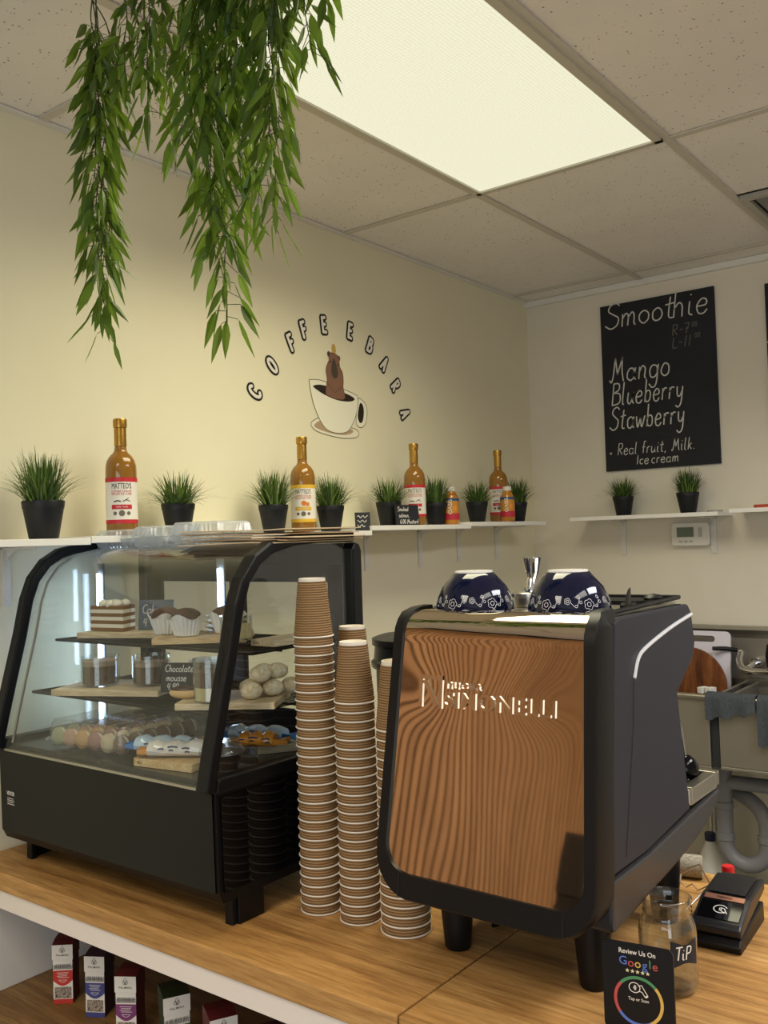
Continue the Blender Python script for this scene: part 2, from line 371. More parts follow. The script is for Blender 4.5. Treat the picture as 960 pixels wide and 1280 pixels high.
# chalk handwriting: strokes per letter, on a grid with x-height .5 and ascender 1
def arc(cx, cy, rx, ry, a0, a1, n=8): return [(cx+rx*cos(rad(a0+(a1-a0)*i/n)), cy+ry*sin(rad(a0+(a1-a0)*i/n))) for i in range(n+1)]
O_ = arc(.22, .25, .2, .25, 60, 420, 12)
HW = {
 'S': (.62, [[(.58, .88), (.4, 1.0), (.16, .92), (.12, .7), (.34, .54), (.54, .38), (.5, .1), (.24, -.02), (-.02, .12)]]),
 'M': (.78, [[(-.05, .1), (.06, .0), (.14, .3), (.2, 1.0)], [(.2, 1.0), (.36, .3)], [(.36, .3), (.58, 1.0)], [(.58, 1.0), (.62, .4), (.72, .0)]]),
 'B': (.6, [[(.1, 1), (.08, 0)], [(.08, .98), (.42, .96), (.46, .7), (.1, .54)], [(.1, .54), (.52, .5), (.54, .1), (.06, 0)]]),
 'R': (.58, [[(.08, 0), (.1, 1)], [(.1, .98), (.46, .94), (.44, .58), (.1, .5)], [(.16, .5), (.52, 0)]]),
 'L': (.5, [[(.1, 1), (.06, .02), (.46, .04)]]), 'I': (.2, [[(.1, .9), (.08, 0)]]),
 'C': (.58, [arc(.34, .5, .3, .5, 50, 310, 10)]), 'T': (.5, [[(.0, .95), (.55, 1)], [(.28, 1), (.24, 0)]]),
 'P': (.5, [[(.08, 0), (.1, 1)], [(.1, .98), (.46, .94), (.44, .55), (.1, .46)]]),
 'O': (.6, [arc(.3, .5, .26, .5, 90, 450, 14)]), 'F': (.5, [[(.08, 0), (.1, 1)], [(.1, .97), (.46, 1)], [(.1, .52), (.4, .54)]]), 'E': (.5, [[(.1, 1), (.08, 0)], [(.1, .97), (.46, 1)], [(.1, .52), (.4, .54)], [(.08, .03), (.46, .0)]]), 'A': (.6, [[(.04, 0), (.3, 1)], [(.3, 1), (.56, 0)], [(.14, .34), (.46, .34)]]),
 'a': (.5, [O_, [(.43, .5), (.41, .12), (.5, 0)]]), 'o': (.5, [O_]), 'e': (.46, [[(.04, .26), (.36, .3), (.36, .46), (.2, .52), (.03, .3), (.1, .03), (.28, -.02), (.42, .12)]]),
 'm': (.72, [[(.06, .5), (.06, 0)], [(.06, .3), (.2, .52), (.3, .4), (.3, 0)], [(.3, .3), (.46, .52), (.56, .4), (.56, .1), (.64, 0)]]),
 'n': (.5, [[(.06, .5), (.06, 0)], [(.06, .3), (.22, .52), (.36, .4), (.36, .1), (.44, 0)]]),
 't': (.38, [[(.18, .85), (.14, .1), (.32, .02)], [(-.02, .56), (.36, .6)]]), 'h': (.5, [[(.1, 1), (.06, 0)], [(.07, .3), (.24, .52), (.36, .4), (.38, 0)]]),
 'i': (.24, [[(.08, .5), (.08, .08), (.2, 0)], [(.1, .72), (.12, .76)]]), 'g': (.5, [O_, [(.43, .5), (.4, -.25), (.2, -.4), (.02, -.25)]]),
 'l': (.26, [[(.1, 1), (.07, .1), (.2, 0)]]), 'u': (.5, [[(.06, .5), (.06, .12), (.2, 0), (.36, .2), (.4, .5)], [(.4, .5), (.4, .1), (.48, 0)]]),
 'b': (.48, [[(.08, 1), (.06, 0)], arc(.24, .25, .18, .25, 160, -160, 10)]), 'r': (.36, [[(.06, .5), (.06, 0)], [(.06, .3), (.18, .5), (.34, .48)]]),
 'y': (.5, [[(.06, .5), (.1, .14), (.26, .08), (.4, .3)], [(.42, .5), (.38, -.2), (.22, -.4), (.04, -.3)]]),
 'w': (.62, [[(.02, .5), (.14, 0), (.3, .4)], [(.3, .4), (.42, 0), (.58, .5)]]), 'f': (.36, [[(.36, .96), (.2, 1), (.14, .8), (.12, 0)], [(0, .5), (.3, .52)]]),
 'k': (.44, [[(.08, 1), (.06, 0)], [(.36, .5), (.08, .24)], [(.14, .3), (.38, 0)]]), 'c': (.42, [arc(.24, .25, .2, .25, 50, 310, 9)]),
 's': (.4, [[(.36, .44), (.2, .52), (.08, .4), (.3, .22), (.26, .02), (.02, .04)]]), 'd': (.5, [arc(.22, .25, .19, .25, 20, 340, 10), [(.42, 1), (.4, 0)]]),
 '7': (.48, [[(.02, .95), (.44, 1)], [(.44, 1), (.16, 0)], [(.08, .5), (.4, .52)]]), '1': (.3, [[(.2, 1), (.1, 0)]]),
 '0': (.5, [arc(.24, .5, .2, .48, 90, 450, 12)]), '4': (.5, [[(.12, .95), (.04, .45), (.42, .5)], [(.36, .95), (.3, 0)]]),
 '9': (.46, [arc(.22, .7, .18, .26, 0, 360, 10), [(.4, .7), (.3, 0)]]), '6': (.46, [[(.36, .98), (.1, .6), (.06, .2), (.24, 0), (.4, .2), (.26, .44), (.08, .3)]]),
 '-': (.4, [[(.04, .45), (.34, .47)]]), ',': (.2, [[(.1, .04), (.04, -.14)]]), '.': (.2, [[(.06, .02), (.1, .05)]]), '*': (.3, [[(.02, .1), (.2, .26)], [(.2, .1), (.02, .26)]]), ' ': (.34, []),
}
def hand(mb, s, fn, x, y, size, wd, slant=.12, gap=1.0, jit=.01, sx=1.0):
    for ch in s:
        adv, st = HW.get(ch, HW[' '])
        for k in st:
            pts = [(x+size*(a*sx+slant*b+random.uniform(-jit, jit)), y+size*(b+random.uniform(-jit, jit))) for a, b in k]
            mb.ribbon([tuple(q) for q in spline(pts, 5)] if len(pts) > 2 else pts, wd, fn)
        x += size*(adv+.1)*gap*sx
    return x

# ------------------------------------------------------------------ the room
XL, YB = -2.064, 3.818
XR, YF = 3.2, -3.0
struct('floor', MB().box(XL, XR, YF, YB, -.05, 0), FLOOR)
struct('wall_left', MB().box(XL-.1, XL, .1, YB, 0, CEIL+.1), W_LEFT)
struct('wall_back', MB().box(XL-.1, XR+.1, YB, YB+.1, 0, CEIL+.1), W_BACK)
struct('wall_right', MB().box(XR, XR+.1, YF, YB, 0, CEIL+.1), W_PLAIN)
struct('wall_front', MB().box(XL-.1, XR+.1, YF-.1, YF, 0, CEIL+.1), W_PLAIN)
sl = MB(); sl.box(XL-.1, XL-.012, YF, .1, 0, CEIL+.1); sl.cur = 1
k = 0; y = YF+.01
while y < .09:
    sl.box(XL-.014, XL-.005, y, y+.033, .02, 2.55); y += .05
struct('wall_left_slats', sl, [BLACKF, SLAT])
GX, GY, TW, TL = -1.503, 2.488, .61, 1.178
tiles = MB(); bars = MB()
xs = [XL+.002]+[GX+TW*i for i in range(0, 8)]+[XR]
ys = [YF]+[GY+TL*i for i in range(-4, 2)]+[YB]
FX, FY = (GX, GX+TW), (GY-TL, GY)
for i in range(len(xs)-1):
    for j in range(len(ys)-1):
        a, b, c, d = xs[i]+.009, xs[i+1]-.009, ys[j]+.009, ys[j+1]-.009
        if abs(xs[i]-GX) < .01 and abs(ys[j+1]-GY) < .01: continue          # the light
        if abs(xs[i]-(GX+TW)) < .01 and abs(ys[j]-GY) < .01: d = c+.0; continue  # the vent tile
        tiles.box(a, b, c, d, CEIL+.006, CEIL+.03)
tiles.box(GX+TW+.009, GX+2*TW-.009, GY+.009, GY+.58, CEIL+.006, CEIL+.03)
struct('ceiling', tiles, TILE)
struct('ceiling_deck', MB().box(XL, XR, YF, YB, CEIL+.1, CEIL+.14), TILE)
for x in xs[1:-1]: bars.box(x-.0115, x+.0115, YF, YB, CEIL, CEIL+.004); bars.box(x-.002, x+.002, YF, YB, CEIL+.004, CEIL+.03)
for y in ys[1:-1]:
    bars.box(XL, XR, y-.0115, y+.0115, CEIL+.0005, CEIL+.0045)
struct('trim_1', bars, mat('ceiling_grid', '#cfc8bb', .5))
angle = MB(); angle.box(XL, XR, YB-.02, YB, CEIL-.022, CEIL+.004); angle.box(XL, XL+.02, .1, YB, CEIL-.003, CEIL+.004)
struct('trim_2', angle, WHITE_MET)

# ceiling light over the counter
t = thing('ceiling_light', 'glowing yellowish fluorescent panel light set in the ceiling grid', 'ceiling light', (GX+TW/2, GY-TL/2, CEIL))
hx, hy = TW/2-.008, TL/2-.008
fr = MB()
for a in ((-hx, hx, -hy, -hy+.016), (-hx, hx, hy-.016, hy), (-hx, -hx+.016, -hy, hy), (hx-.022, hx, -hy, hy)): fr.box(*a, -.006, .02)
part(t, 'frame', fr, mat('light_frame', '#c9c4b4', .4))
part(t, 'lens', MB().box(-hx+.016, hx-.022, -hy+.016, hy-.016, 0, .006), LENS)
part(t, 'housing', MB().box(-hx, hx, -hy, hy, .021, .09), WHITE_MET)
# ceiling vent at the right edge
t = thing('ceiling_vent', 'grey louvred air vent set in the ceiling at the right edge of the photo', 'air vent', (GX+TW+.305, GY+.893, CEIL))
v = MB()
for a in ((-.295, .295, -.285, -.26), (-.295, .295, .26, .285), (-.295, -.27, -.26, .26), (.27, .295, -.26, .26)): v.box(*a, -.006, .01)
part(t, 'frame', v, mat('vent_frame', '#b5afa4', .4))
v = MB()
for q in (.255, .2, .14, .08):
    for i in range(4):
        a = i*pi/2; v.add([(-q, -q, .0), (q, -q, .0), (q-.05, -q+.05, .03), (-q+.05, -q+.05, .03)], [(0, 1, 2, 3)], T(rz=a))
v.box(-.27, .27, -.26, .26, .045, .05)
part(t, 'louvres', v, mat('vent_grey', '#8d8a84', .5))

# ------------------------------------------------------------------ counter
CT = .9; CF, CBK = 1.093, 1.9; SEAM = -.845; CR = .75
for (a, b, lb) in ((XL+.002, SEAM-.0018, 'oak worktop slab on the left, under the display case and cup stacks'), (SEAM+.0018, CR, 'oak worktop slab on the right, under the tip jar and card reader')):
    solo('worktop', MB().box(a-(a+b)/2, b-(a+b)/2, -(CBK-CF)/2, (CBK-CF)/2, 0, .04), OAK, lb, 'worktop', ((a+b)/2, (CF+CBK)/2, CT-.04), bev=.0025)
t = thing('counter_cabinet', 'white counter carcass with an open front shelf under the oak worktop', 'counter', ((XL+CR)/2, 1.5, 0))
part(t, 'front_rail', MB().box(XL+.002, CR, 1.1, 1.125, .818, .859), mat('rail_white', '#efe4da', .4), True)
part(t, 'back_panel', MB().box(XL+.002, CR, 1.72, 1.74, .0, .859), W_PLAIN, True)
part(t, 'shelf', MB().box(XL+.002, CR, 1.105, 1.72, .553, .584), OAK_LOW, True)
part(t, 'end_panel', MB().box(XL+.002, XL+.012, 1.105, 1.72, .585, .817), WHITE, True)
part(t, 'kick_board', MB().box(XL+.002, CR, 1.12, 1.14, .0, .552), mat('kick_grey', '#8b857c', .5), True)
part(t, 'end_panel', MB().box(CR-.02, CR-.001, 1.141, 1.719, .0, .552), WHITE, True)

# ------------------------------------------------------------------ shelves on the walls
def bracket(root, y, z, x=XL, wall='left', h=.14, dp=.15, at=None):
    b = MB()
    if wall == 'left':
        b.box(x+.001, x+.006, y-.011, y+.011, z-h, z-.001); b.box(x+.001, x+dp, y-.011, y+.011, z-.006, z-.001)
        b.prism([(x+.005, z-.035), (x+.012, z-.006), (x+.05, z-.006), (x+.03, z-.013), (x+.014, z-.025)], y-.002, y+.002, 'y')
        b.tube([(x+.005, y, z-.04), (x+.009, y, z-.04)], .003, 8); b.tube([(x+.005, y, z-h+.015), (x+.009, y, z-h+.015)], .003, 8)
    else:
        b.box(y-.011, y+.011, YB-.006, YB-.001, z-h, z-.001); b.box(y-.011, y+.011, YB-dp, YB-.001, z-.006, z-.001)
        b.prism([(YB-.005, z-.035), (YB-.012, z-.006), (YB-.05, z-.006), (YB-.03, z-.013), (YB-.014, z-.025)], y-.002, y+.002, 'x')
        b.tube([(y, YB-.005, z-.04), (y, YB-.009, z-.04)], .003, 8); b.tube([(y, YB-.005, z-h+.015), (y, YB-.009, z-h+.015)], .003, 8)
    part(root, 'bracket', b, WHITE_MET, True)
SX = -1.865
LS = [(.75, 1.30, 1.623, 'white wall shelf board nearest the viewer, holding the first grass pot', (1.2,)),
      (1.303, 2.36, 1.627, 'long white wall shelf board behind the display case, below the cup logo', (1.46, 2.0)),
      (2.363, 2.96, 1.643, 'white wall shelf board holding the two small chalk signs', (2.57, 2.90)),
      (2.963, 3.56, 1.652, 'white wall shelf board ending near the room corner', (3.17, 3.47))]
for (a, b, z, lb, br) in LS:
    t = thing('wall_shelf', lb, 'shelf', ((XL+SX)/2, (a+b)/2, z), 0, 'shelves along the logo wall')
    part(t, 'board', MB().box(XL+.001, SX, a, b, z-.016, z), WHITE, True, bev=.001)
    for y in br: bracket(t, y, z-.016)
BS = [(-1.79, -1.165, 1.664, 'white shelf under the smoothie board, with two grass pots', (-1.63, -1.243)), (-1.122, -.5, 1.672, 'white shelf at the right edge of the photo, with a red thing on it', (-.98, -.62))]
for (a, b, z, lb, br) in BS:
    t = thing('wall_shelf', lb, 'shelf', ((a+b)/2, YB-.1, z), 0, 'shelves on the smoothie board wall')
    part(t, 'board', MB().box(a, b, YB-.19, YB-.001, z-.016, z), WHITE, True, bev=.001)
    for x in br: bracket(t, x, z-.016, wall='back', h=.15)
solo('red_tray', MB().rbox(-.11, .11, -.06, .06, 0, .012, .01), mat('red_orange_plastic', '#b5482a', .5), 'flat orange red tray lying on the shelf at the right edge', 'tray', (-.93, 3.72, 1.6725))
solo('round_coaster', MB().lathe([(.028, 0), (.03, .003), (.028, .007), (0, .007)], 24), mat('grey_disc', '#a7a49c', .4), 'small grey disc lying at the right end of the shelf under the smoothie board', 'coaster', (-1.2, 3.71, 1.6645), smooth=True)

# ------------------------------------------------------------------ chalkboards
def chalkboard(x0, x1, z0, z1, label):
    t = thing('chalkboard', label, 'chalkboard', ((x0+x1)/2, YB-.006, z0))
    part(t, 'panel', MB().box(x0, x1, YB-.012, YB-.001, z0, z1), BOARD, True, bev=.001)
    return t
bx0, bx1, bz0, bz1 = -1.695, -1.2, 1.861, 2.585
t = chalkboard(bx0, bx1, bz0, bz1, 'black chalkboard with the handwritten smoothie menu above the right shelf')
W_, H_ = bx1-bx0, bz1-bz0
fn = plane_fn((bx0, YB-.0125, bz0), (1, 0, 0), (0, 0, 1), .0005)
random.seed(3)
c = MB(); d = MB(); d2 = MB()
hand(c, 'Smoot', fn, .022, .622, .105, .0056, .1, .93); hand(c, 'hie', fn, .318, .622, .112, .0056, .1, .95); part(t, 'menu_title', c, CHALK, True)
hand(d, 'R-7', fn, .315, .548, .044, .003, .1); hand(d, '00', fn, .40, .572, .02, .002, .1)
hand(d2, 'L-11', fn, .315, .495, .044, .003, .1); hand(d2, '00', fn, .41, .525, .02, .002, .1)
for w_, x_, z_, sz_, wd_, gp_ in (('Mango', .035, .385, .105, .0056, .80), ('Blueberry', .035, .285, .095, .0054, .70), ('Stawberry', .025, .18, .095, .0054, .68), ('* Real fruit, Milk.', .02, .068, .05, .0034, .84), ('Ice', .14, .022, .042, .0033, 1.0), ('cream', .205, .022, .042, .0033, 1.0)):
    c = MB(); hand(c, w_, fn, x_, z_, sz_, wd_, .12, 1.0, .01, gp_); part(t, 'menu_line', c, CHALK, True)
part(t, 'faded_price', d, CHALK_DIM, True); part(t, 'faded_price', d2, CHALK_DIM, True)
t = chalkboard(-1.003, -.5, 1.83, 2.555, 'second black chalkboard cut off by the right edge of the photo')
c = MB(); fn = plane_fn((-1.003, YB-.0125, 1.83), (1, 0, 0), (0, 0, 1), .0005)
c.ribbon([(.004, .49), (.012, .505), (.02, .5)], .005, fn)
part(t, 'chalk_mark', c, CHALK, True)

# ------------------------------------------------------------------ wall logo
t = thing('wall_logo', 'painted coffee cup logo with a brown animal and arched lettering on the cream wall', 'wall decal', (XL, 2.43, 2.0))
LN = lambda lift: (lambda y, z: Vector((XL+lift, y, z)))
def poly(name, pts, m, lift, k=8, cyc=True, sp=True):
    p = spline(pts, k, True) if sp else pts
    return part(t, name, MB().flat([tuple(q) for q in p], LN(lift)), m, True)
OUTL = mat('decal_outline', '#6b6650', .7); CUPD = mat('decal_cup', '#f3efdc', .6); SAUC = mat('decal_saucer', '#f0ead4', .6); SHD = mat('decal_tan', '#b89b7d', .7)
COF = mat('decal_coffee', '#2a1d17', .6); FUR = mat('decal_brown', '#85604e', .7); FURD = mat('decal_brown_dark', '#4b4039', .7); LINE = mat('decal_line', '#5e3b2b', .7)
def outline(pts, wd, lift, m, name='outline', cyc=True):
    p = [tuple(q) for q in spline(pts, 8, cyc)]
    if cyc: p.append(p[0])
    mb = MB(); mb.ribbon(p, wd, LN(lift)); return part(t, name, mb, m, True)
# positions measured on the wall plane: y along the wall, z up
sau = [(2.30, 1.985), (2.31, 2.0), (2.345, 2.012), (2.40, 2.004), (2.47, 1.995), (2.535, 1.988), (2.552, 1.972), (2.53, 1.958), (2.46, 1.952), (2.38, 1.958), (2.325, 1.968)]
poly('saucer', sau, SAUC, .0008); outline(sau, .0025, .0010, OUTL)
poly('saucer_shade', [(2.315, 1.985), (2.345, 2.003), (2.40, 2.0), (2.46, 1.99), (2.515, 1.985), (2.51, 1.972), (2.46, 1.963), (2.39, 1.966), (2.335, 1.975)], SHD, .0012)
cup = [(2.297, 2.128), (2.305, 2.138), (2.36, 2.141), (2.45, 2.128), (2.535, 2.112), (2.55, 2.10), (2.547, 2.065), (2.533, 2.03), (2.513, 2.0), (2.49, 1.978), (2.45, 1.968), (2.40, 1.97), (2.365, 1.985), (2.335, 2.02), (2.31, 2.07)]
hdl = [(2.552, 2.095), (2.575, 2.096), (2.598, 2.078), (2.602, 2.05), (2.592, 2.015), (2.57, 1.998), (2.548, 2.0), (2.538, 2.02)]
poly('cup_handle', hdl, CUPD, .0009); outline(hdl, .0025, .0011, OUTL)
poly('handle_opening', [(2.562, 2.082), (2.578, 2.078), (2.583, 2.05), (2.573, 2.018), (2.556, 2.015), (2.548, 2.04)], COF, .0013)
poly('cup', cup, CUPD, .0014); outline(cup, .0025, .0016, OUTL)
poly('coffee', [(2.315, 2.118), (2.36, 2.126), (2.43, 2.118), (2.51, 2.105), (2.532, 2.093), (2.50, 2.083), (2.44, 2.082), (2.38, 2.092), (2.335, 2.106)], COF, .0018)
ani = [(2.378, 2.099), (2.383, 2.13), (2.388, 2.15), (2.383, 2.18), (2.393, 2.205), (2.40, 2.215), (2.402, 2.235), (2.41, 2.243), (2.43, 2.242), (2.447, 2.236), (2.454, 2.222), (2.456, 2.20), (2.47, 2.18), (2.473, 2.15), (2.471, 2.13), (2.478, 2.092), (2.44, 2.085), (2.40, 2.09)]
poly('animal', ani, FUR, .0020); outline(ani, .002, .0022, LINE)
poly('snout', [(2.425, 2.225), (2.437, 2.205), (2.445, 2.175), (2.437, 2.158), (2.42, 2.158), (2.41, 2.178), (2.414, 2.205)], FURD, .0024)
for c0 in ((2.4, 2.237), (2.452, 2.228)): poly('ear', [(c0[0]+.008*cos(a), c0[1]+.01*sin(a)) for a in (0, 1, 2, 3, 4, 5)], FURD, .0019, 4)
for c0 in ((2.407, 2.212), (2.447, 2.205)): poly('eye', [(c0[0]+.004*cos(a), c0[1]+.003*sin(a)) for a in (0, 1, 2, 3, 4, 5)], INK, .0025, 4)
outline([(2.389, 2.135), (2.41, 2.118), (2.428, 2.108), (2.445, 2.12), (2.468, 2.132)], .0018, .0025, LINE, 'chest_line', False)
poly('bird', [(2.422, 2.244), (2.416, 2.258), (2.42, 2.272), (2.43, 2.275), (2.437, 2.262), (2.436, 2.246)], mat('decal_bird', '#c2a155', .7), .0021)
for ch, px, pz, rot in (('C', 2.042, 2.068, 62), ('O', 2.123, 2.162, 46), ('F', 2.212, 2.249, 28), ('F', 2.275, 2.301, 20), ('E', 2.378, 2.334, 8), ('E', 2.518, 2.335, -8), ('B', 2.63, 2.300, -24), ('A', 2.713, 2.244, -38), ('R', 2.778, 2.171, -54), ('A', 2.833, 2.07, -68)):
    adv, st = HW[ch]; hz = .05; c_, s_ = cos(rad(rot)), sin(rad(rot)); last = None
    for nm, wd, lift, m_ in (('letter', .0245, .0012, INK), ('letter_face', .0105, .002, LABELW)):
        lt = MB(); e_ = 0
        for k in st:
            P = [(hz*.78*(a-adv/2), hz*(b_-.5)) for a, b_ in k]; P = [(px+a*c_-b_*s_, pz+a*s_+b_*c_) for a, b_ in P]
            P = [tuple(q) for q in spline(P, 5)] if len(P) > 2 else P
            lt.ribbon(P, wd, LN(lift+e_)); e_ += .00004
            for q in (P[0], P[-1]):
                lt.flat([(q[0]+wd/2*cos(2*pi*g/12), q[1]+wd/2*sin(2*pi*g/12)) for g in range(12)], LN(lift+e_)); e_ += .00004
        last = part(t if last is None else last, nm, lt, m_, True)

# thermostat
t = thing('thermostat', 'small white wall thermostat with a grey screen under the shelf', 'thermostat', (-1.33, YB, 1.53))
part(t, 'body', MB().prism(rrect(-1.41, -1.255, 1.53, 1.625, .012), YB-.028, YB-.001, 'y'), mat('thermo_white', '#e6e2d8', .4), True, bev=.003)
part(t, 'screen', MB().box(-1.387, -1.317, YB-.0295, YB-.0275, 1.567, 1.607), mat('thermo_screen', '#6f7a6c', .25), True)
for x in (-1.372, -1.35, -1.328): part(t, 'button', MB().box(x-.007, x+.007, YB-.031, YB-.0275, 1.545, 1.552), mat('thermo_button', '#b9b6ae', .5), True)
part(t, 'rocker', MB().prism(rrect(-1.297, -1.283, 1.565, 1.605, .005), YB-.031, YB-.0275, 'y'), mat('thermo_button', '#b9b6ae', .5), True)

# ------------------------------------------------------------------ grass pots
POTM = MB(); POTM.lathe([(.029, 0), (.031, .002), (.0425, .066), (.0435, .0665), (.0452, .081), (.0440, .083), (.0425, .081), (.040, .066), (0, .064)], 28)
POT_ME = POTM.mesh('pot', POT, True)
def grass_mesh(seed, n=230, h=.125, spread=1.0):
    rnd = random.Random(seed); g = MB()
    for i in range(n):
        a = rnd.random()*2*pi; r0 = .036*math.sqrt(rnd.random()); q = rnd.random()
        out = (.015+.085*q**1.6)*spread; hh = h*(1.0-.35*q+rnd.uniform(-.15, .1)); droop = .035*q*q*spread
        d = Vector((cos(a), sin(a), 0)); sd = Vector((-sin(a), cos(a), 0)); wv = rnd.uniform(.0014, .0024)
        a2 = rnd.uniform(-.5, .5); d2 = (d*cos(a2)+sd*sin(a2))
        vs = []; N = 6
        for k in range(N+1):
            tt = k/N; p = d*r0+d2*out*tt**1.7+Vector((0, 0, .064+hh*tt-droop*tt**3)); ww = wv*(1-tt**2.5)+.0002
            vs += [p-sd*ww, p+sd*ww]
        g.add(vs, [(2*k, 2*k+1, 2*k+3, 2*k+2) for k in range(N)])
    return g.mesh('grass', GRASS)
GM = [grass_mesh(1), grass_mesh(2, 210, .105, 1.25), grass_mesh(3, 250, .12, .8), grass_mesh(4, 230, .118, 1.1)]
def pot(x, y, z, label, kind=0, rz=0, sc=1.0, group='grass pots on the logo wall shelves'):
    t = thing('grass_pot', label, 'potted plant', (x, y, z), rz, group)
    for nm, me in (('pot', POT_ME), ('grass', GM[kind])):
        o = bpy.data.objects.new(nm, me); C.objects.link(o); o.parent = t; o.scale = (sc, sc, sc)
    return t
PX = -1.955
zs = lambda y: next(z for (a, b, z, l, br) in LS if a <= y <= b)+.0006
for (y, lb, k, rz, sc) in (
    (1.235, 'black pot of artificial grass left of the first tall syrup bottle', 0, .3, 1.08),
    (1.637, 'black pot of spreading grass behind the stacked clear clamshell boxes', 1, 1.2, 1.0),
    (2.0, 'black pot of artificial grass left of the yellow label syrup bottle', 0, 2.2, 1.0),
    (2.26, 'black pot of artificial grass right of the yellow label syrup bottle', 3, .9, 1.0),
    (2.57, 'black grass pot standing behind the wide chalk sign', 1, 3.3, 1.0),
    (2.86, 'black grass pot between the third syrup bottle and the small juice bottle', 3, 4.0, 1.0),
    (3.15, 'black grass pot left of the farthest syrup bottle', 1, 5.1, .98),
    (3.47, 'black grass pot nearest the room corner on the logo wall shelf', 0, 2.6, 1.0)):
    pot(PX, y, zs(y), lb, k, rz, sc)
pot(-1.585, 3.72, 1.6646, 'left of the two grass pots below the smoothie board', 1, .5, .98, 'grass pots below the smoothie board')
pot(-1.31, 3.72, 1.6646, 'right of the two grass pots below the smoothie board', 2, 1.5, 1.0, 'grass pots below the smoothie board')

# ------------------------------------------------------------------ syrup bottles
def syrup(y, label, flavour='red', face=-.55, x=-1.95):
    t = thing('syrup_bottle', label, 'bottle', (x, y, zs(y)), 0, 'tall coffee syrup bottles')
    R = .0385
    b = MB().lathe([(.0, .004), (.03, .0), (.036, .002), (R, .008), (R, .165), (.0378, .177), (.0348, .189), (.028, .2005), (.0195, .2085), (.0155, .215), (.0148, .222), (.0142, .232), (0, .232)], 40)
    part(t, 'bottle', b, SYRUP, smooth=True)
    n = MB().lathe([(.0152, .226), (.0152, .268), (.0145, .272), (.0168, .273), (.0172, .277), (.0172, .292), (.016, .295), (0, .295)], 28)
    part(t, 'gold_neck_foil', n, GOLD, smooth=True)
    band = RED if flavour == 'red' else YEL
    lb = MB().lathe([(R+.0004, .032), (R+.0004, .142)], 40, closed=False); L = part(t, 'label', lb, LABELW, smooth=True)
    for z0, z1 in ((.03, .04), (.134, .145)):
        part(L, 'label_band', MB().lathe([(R+.0006, z0), (R+.0006, z1)], 40, closed=False), band, smooth=True)
    aim = math.atan2(-y, -x)+0.0
    f = lambda lift, zz: cyl_fn(R+lift, zz, aim)
    k = MB(); width_txt(k, "MATTEO'S", f(.001, .123), 0, 0, .05, .02); part(L, 'brand_lettering', k, INK)
    k = MB(); width_txt(k, 'COFFEE SYRUPS', f(.001, .110), 0, 0, .052, .0075); width_txt(k, 'SIROPS DE CAF\u00c9', f(.001, .1035), 0, 0, .052, .0075); part(L, 'syrup_lettering', k, RED)
    k = MB(); g = f(.001, .0)
    if flavour == 'red':
        k.ribbon([(-.02, .0845), (-.01, .087), (-.002, .085)], .003, g); k.ribbon([(.002, .085), (.012, .089), (.022, .085)], .002, g); k.ribbon([(.006, .086), (.018, .094)], .0018, g)
        part(L, 'vanilla_pods', k, INK)
    else:
        k.flat([(.002+.008*cos(a*pi/6), .088+.008*sin(a*pi/6)) for a in range(12)], g); k.flat([(.014+.006*cos(a*pi/6), .085+.006*sin(a*pi/6)) for a in range(12)], f(.0012, 0))
        part(L, 'fruit_picture', k, mat('fruit_orange', '#d87a2a', .5))
    k = MB(); k.flat([(-.027, .066), (-.024, .0715), (-.027, .077), (.027, .077), (.024, .0715), (.027, .066)][::-1], g) if False else None
    for i in range(12):
        a0 = -.026+.052*i/12; a1 = -.026+.052*(i+1)/12; k.add([g(a0, .066), g(a1, .066), g(a1, .077), g(a0, .077)], [(0, 1, 2, 3)])
    part(L, 'flavour_ribbon', k, band)
    k = MB(); width_txt(k, 'Vanilla / Vanille' if flavour == 'red' else 'Orange', f(.0014, .0715), 0, 0, .03, .006); part(L, 'flavour_lettering', k, LABELW)
    k = MB()
    for cx, rr in ((-.017, .0048), (0, .0075), (.017, .0048)): k.flat([(cx+rr*cos(a*pi/8), .0555+rr*sin(a*pi/8)) for a in range(16)], g)
    part(L, 'round_seals', k, mat('seal_grey', '#6d6558', .5))
    return t
syrup(1.452, 'tall vanilla syrup bottle nearest the viewer, red banded white label')
syrup(2.127, 'tall syrup bottle with yellow banded label and orange picture', 'yellow')
syrup(2.722, 'tall red label syrup bottle right of the wide chalk sign')
syrup(3.314, 'tall red label syrup bottle farthest away, partly behind a juice bottle')
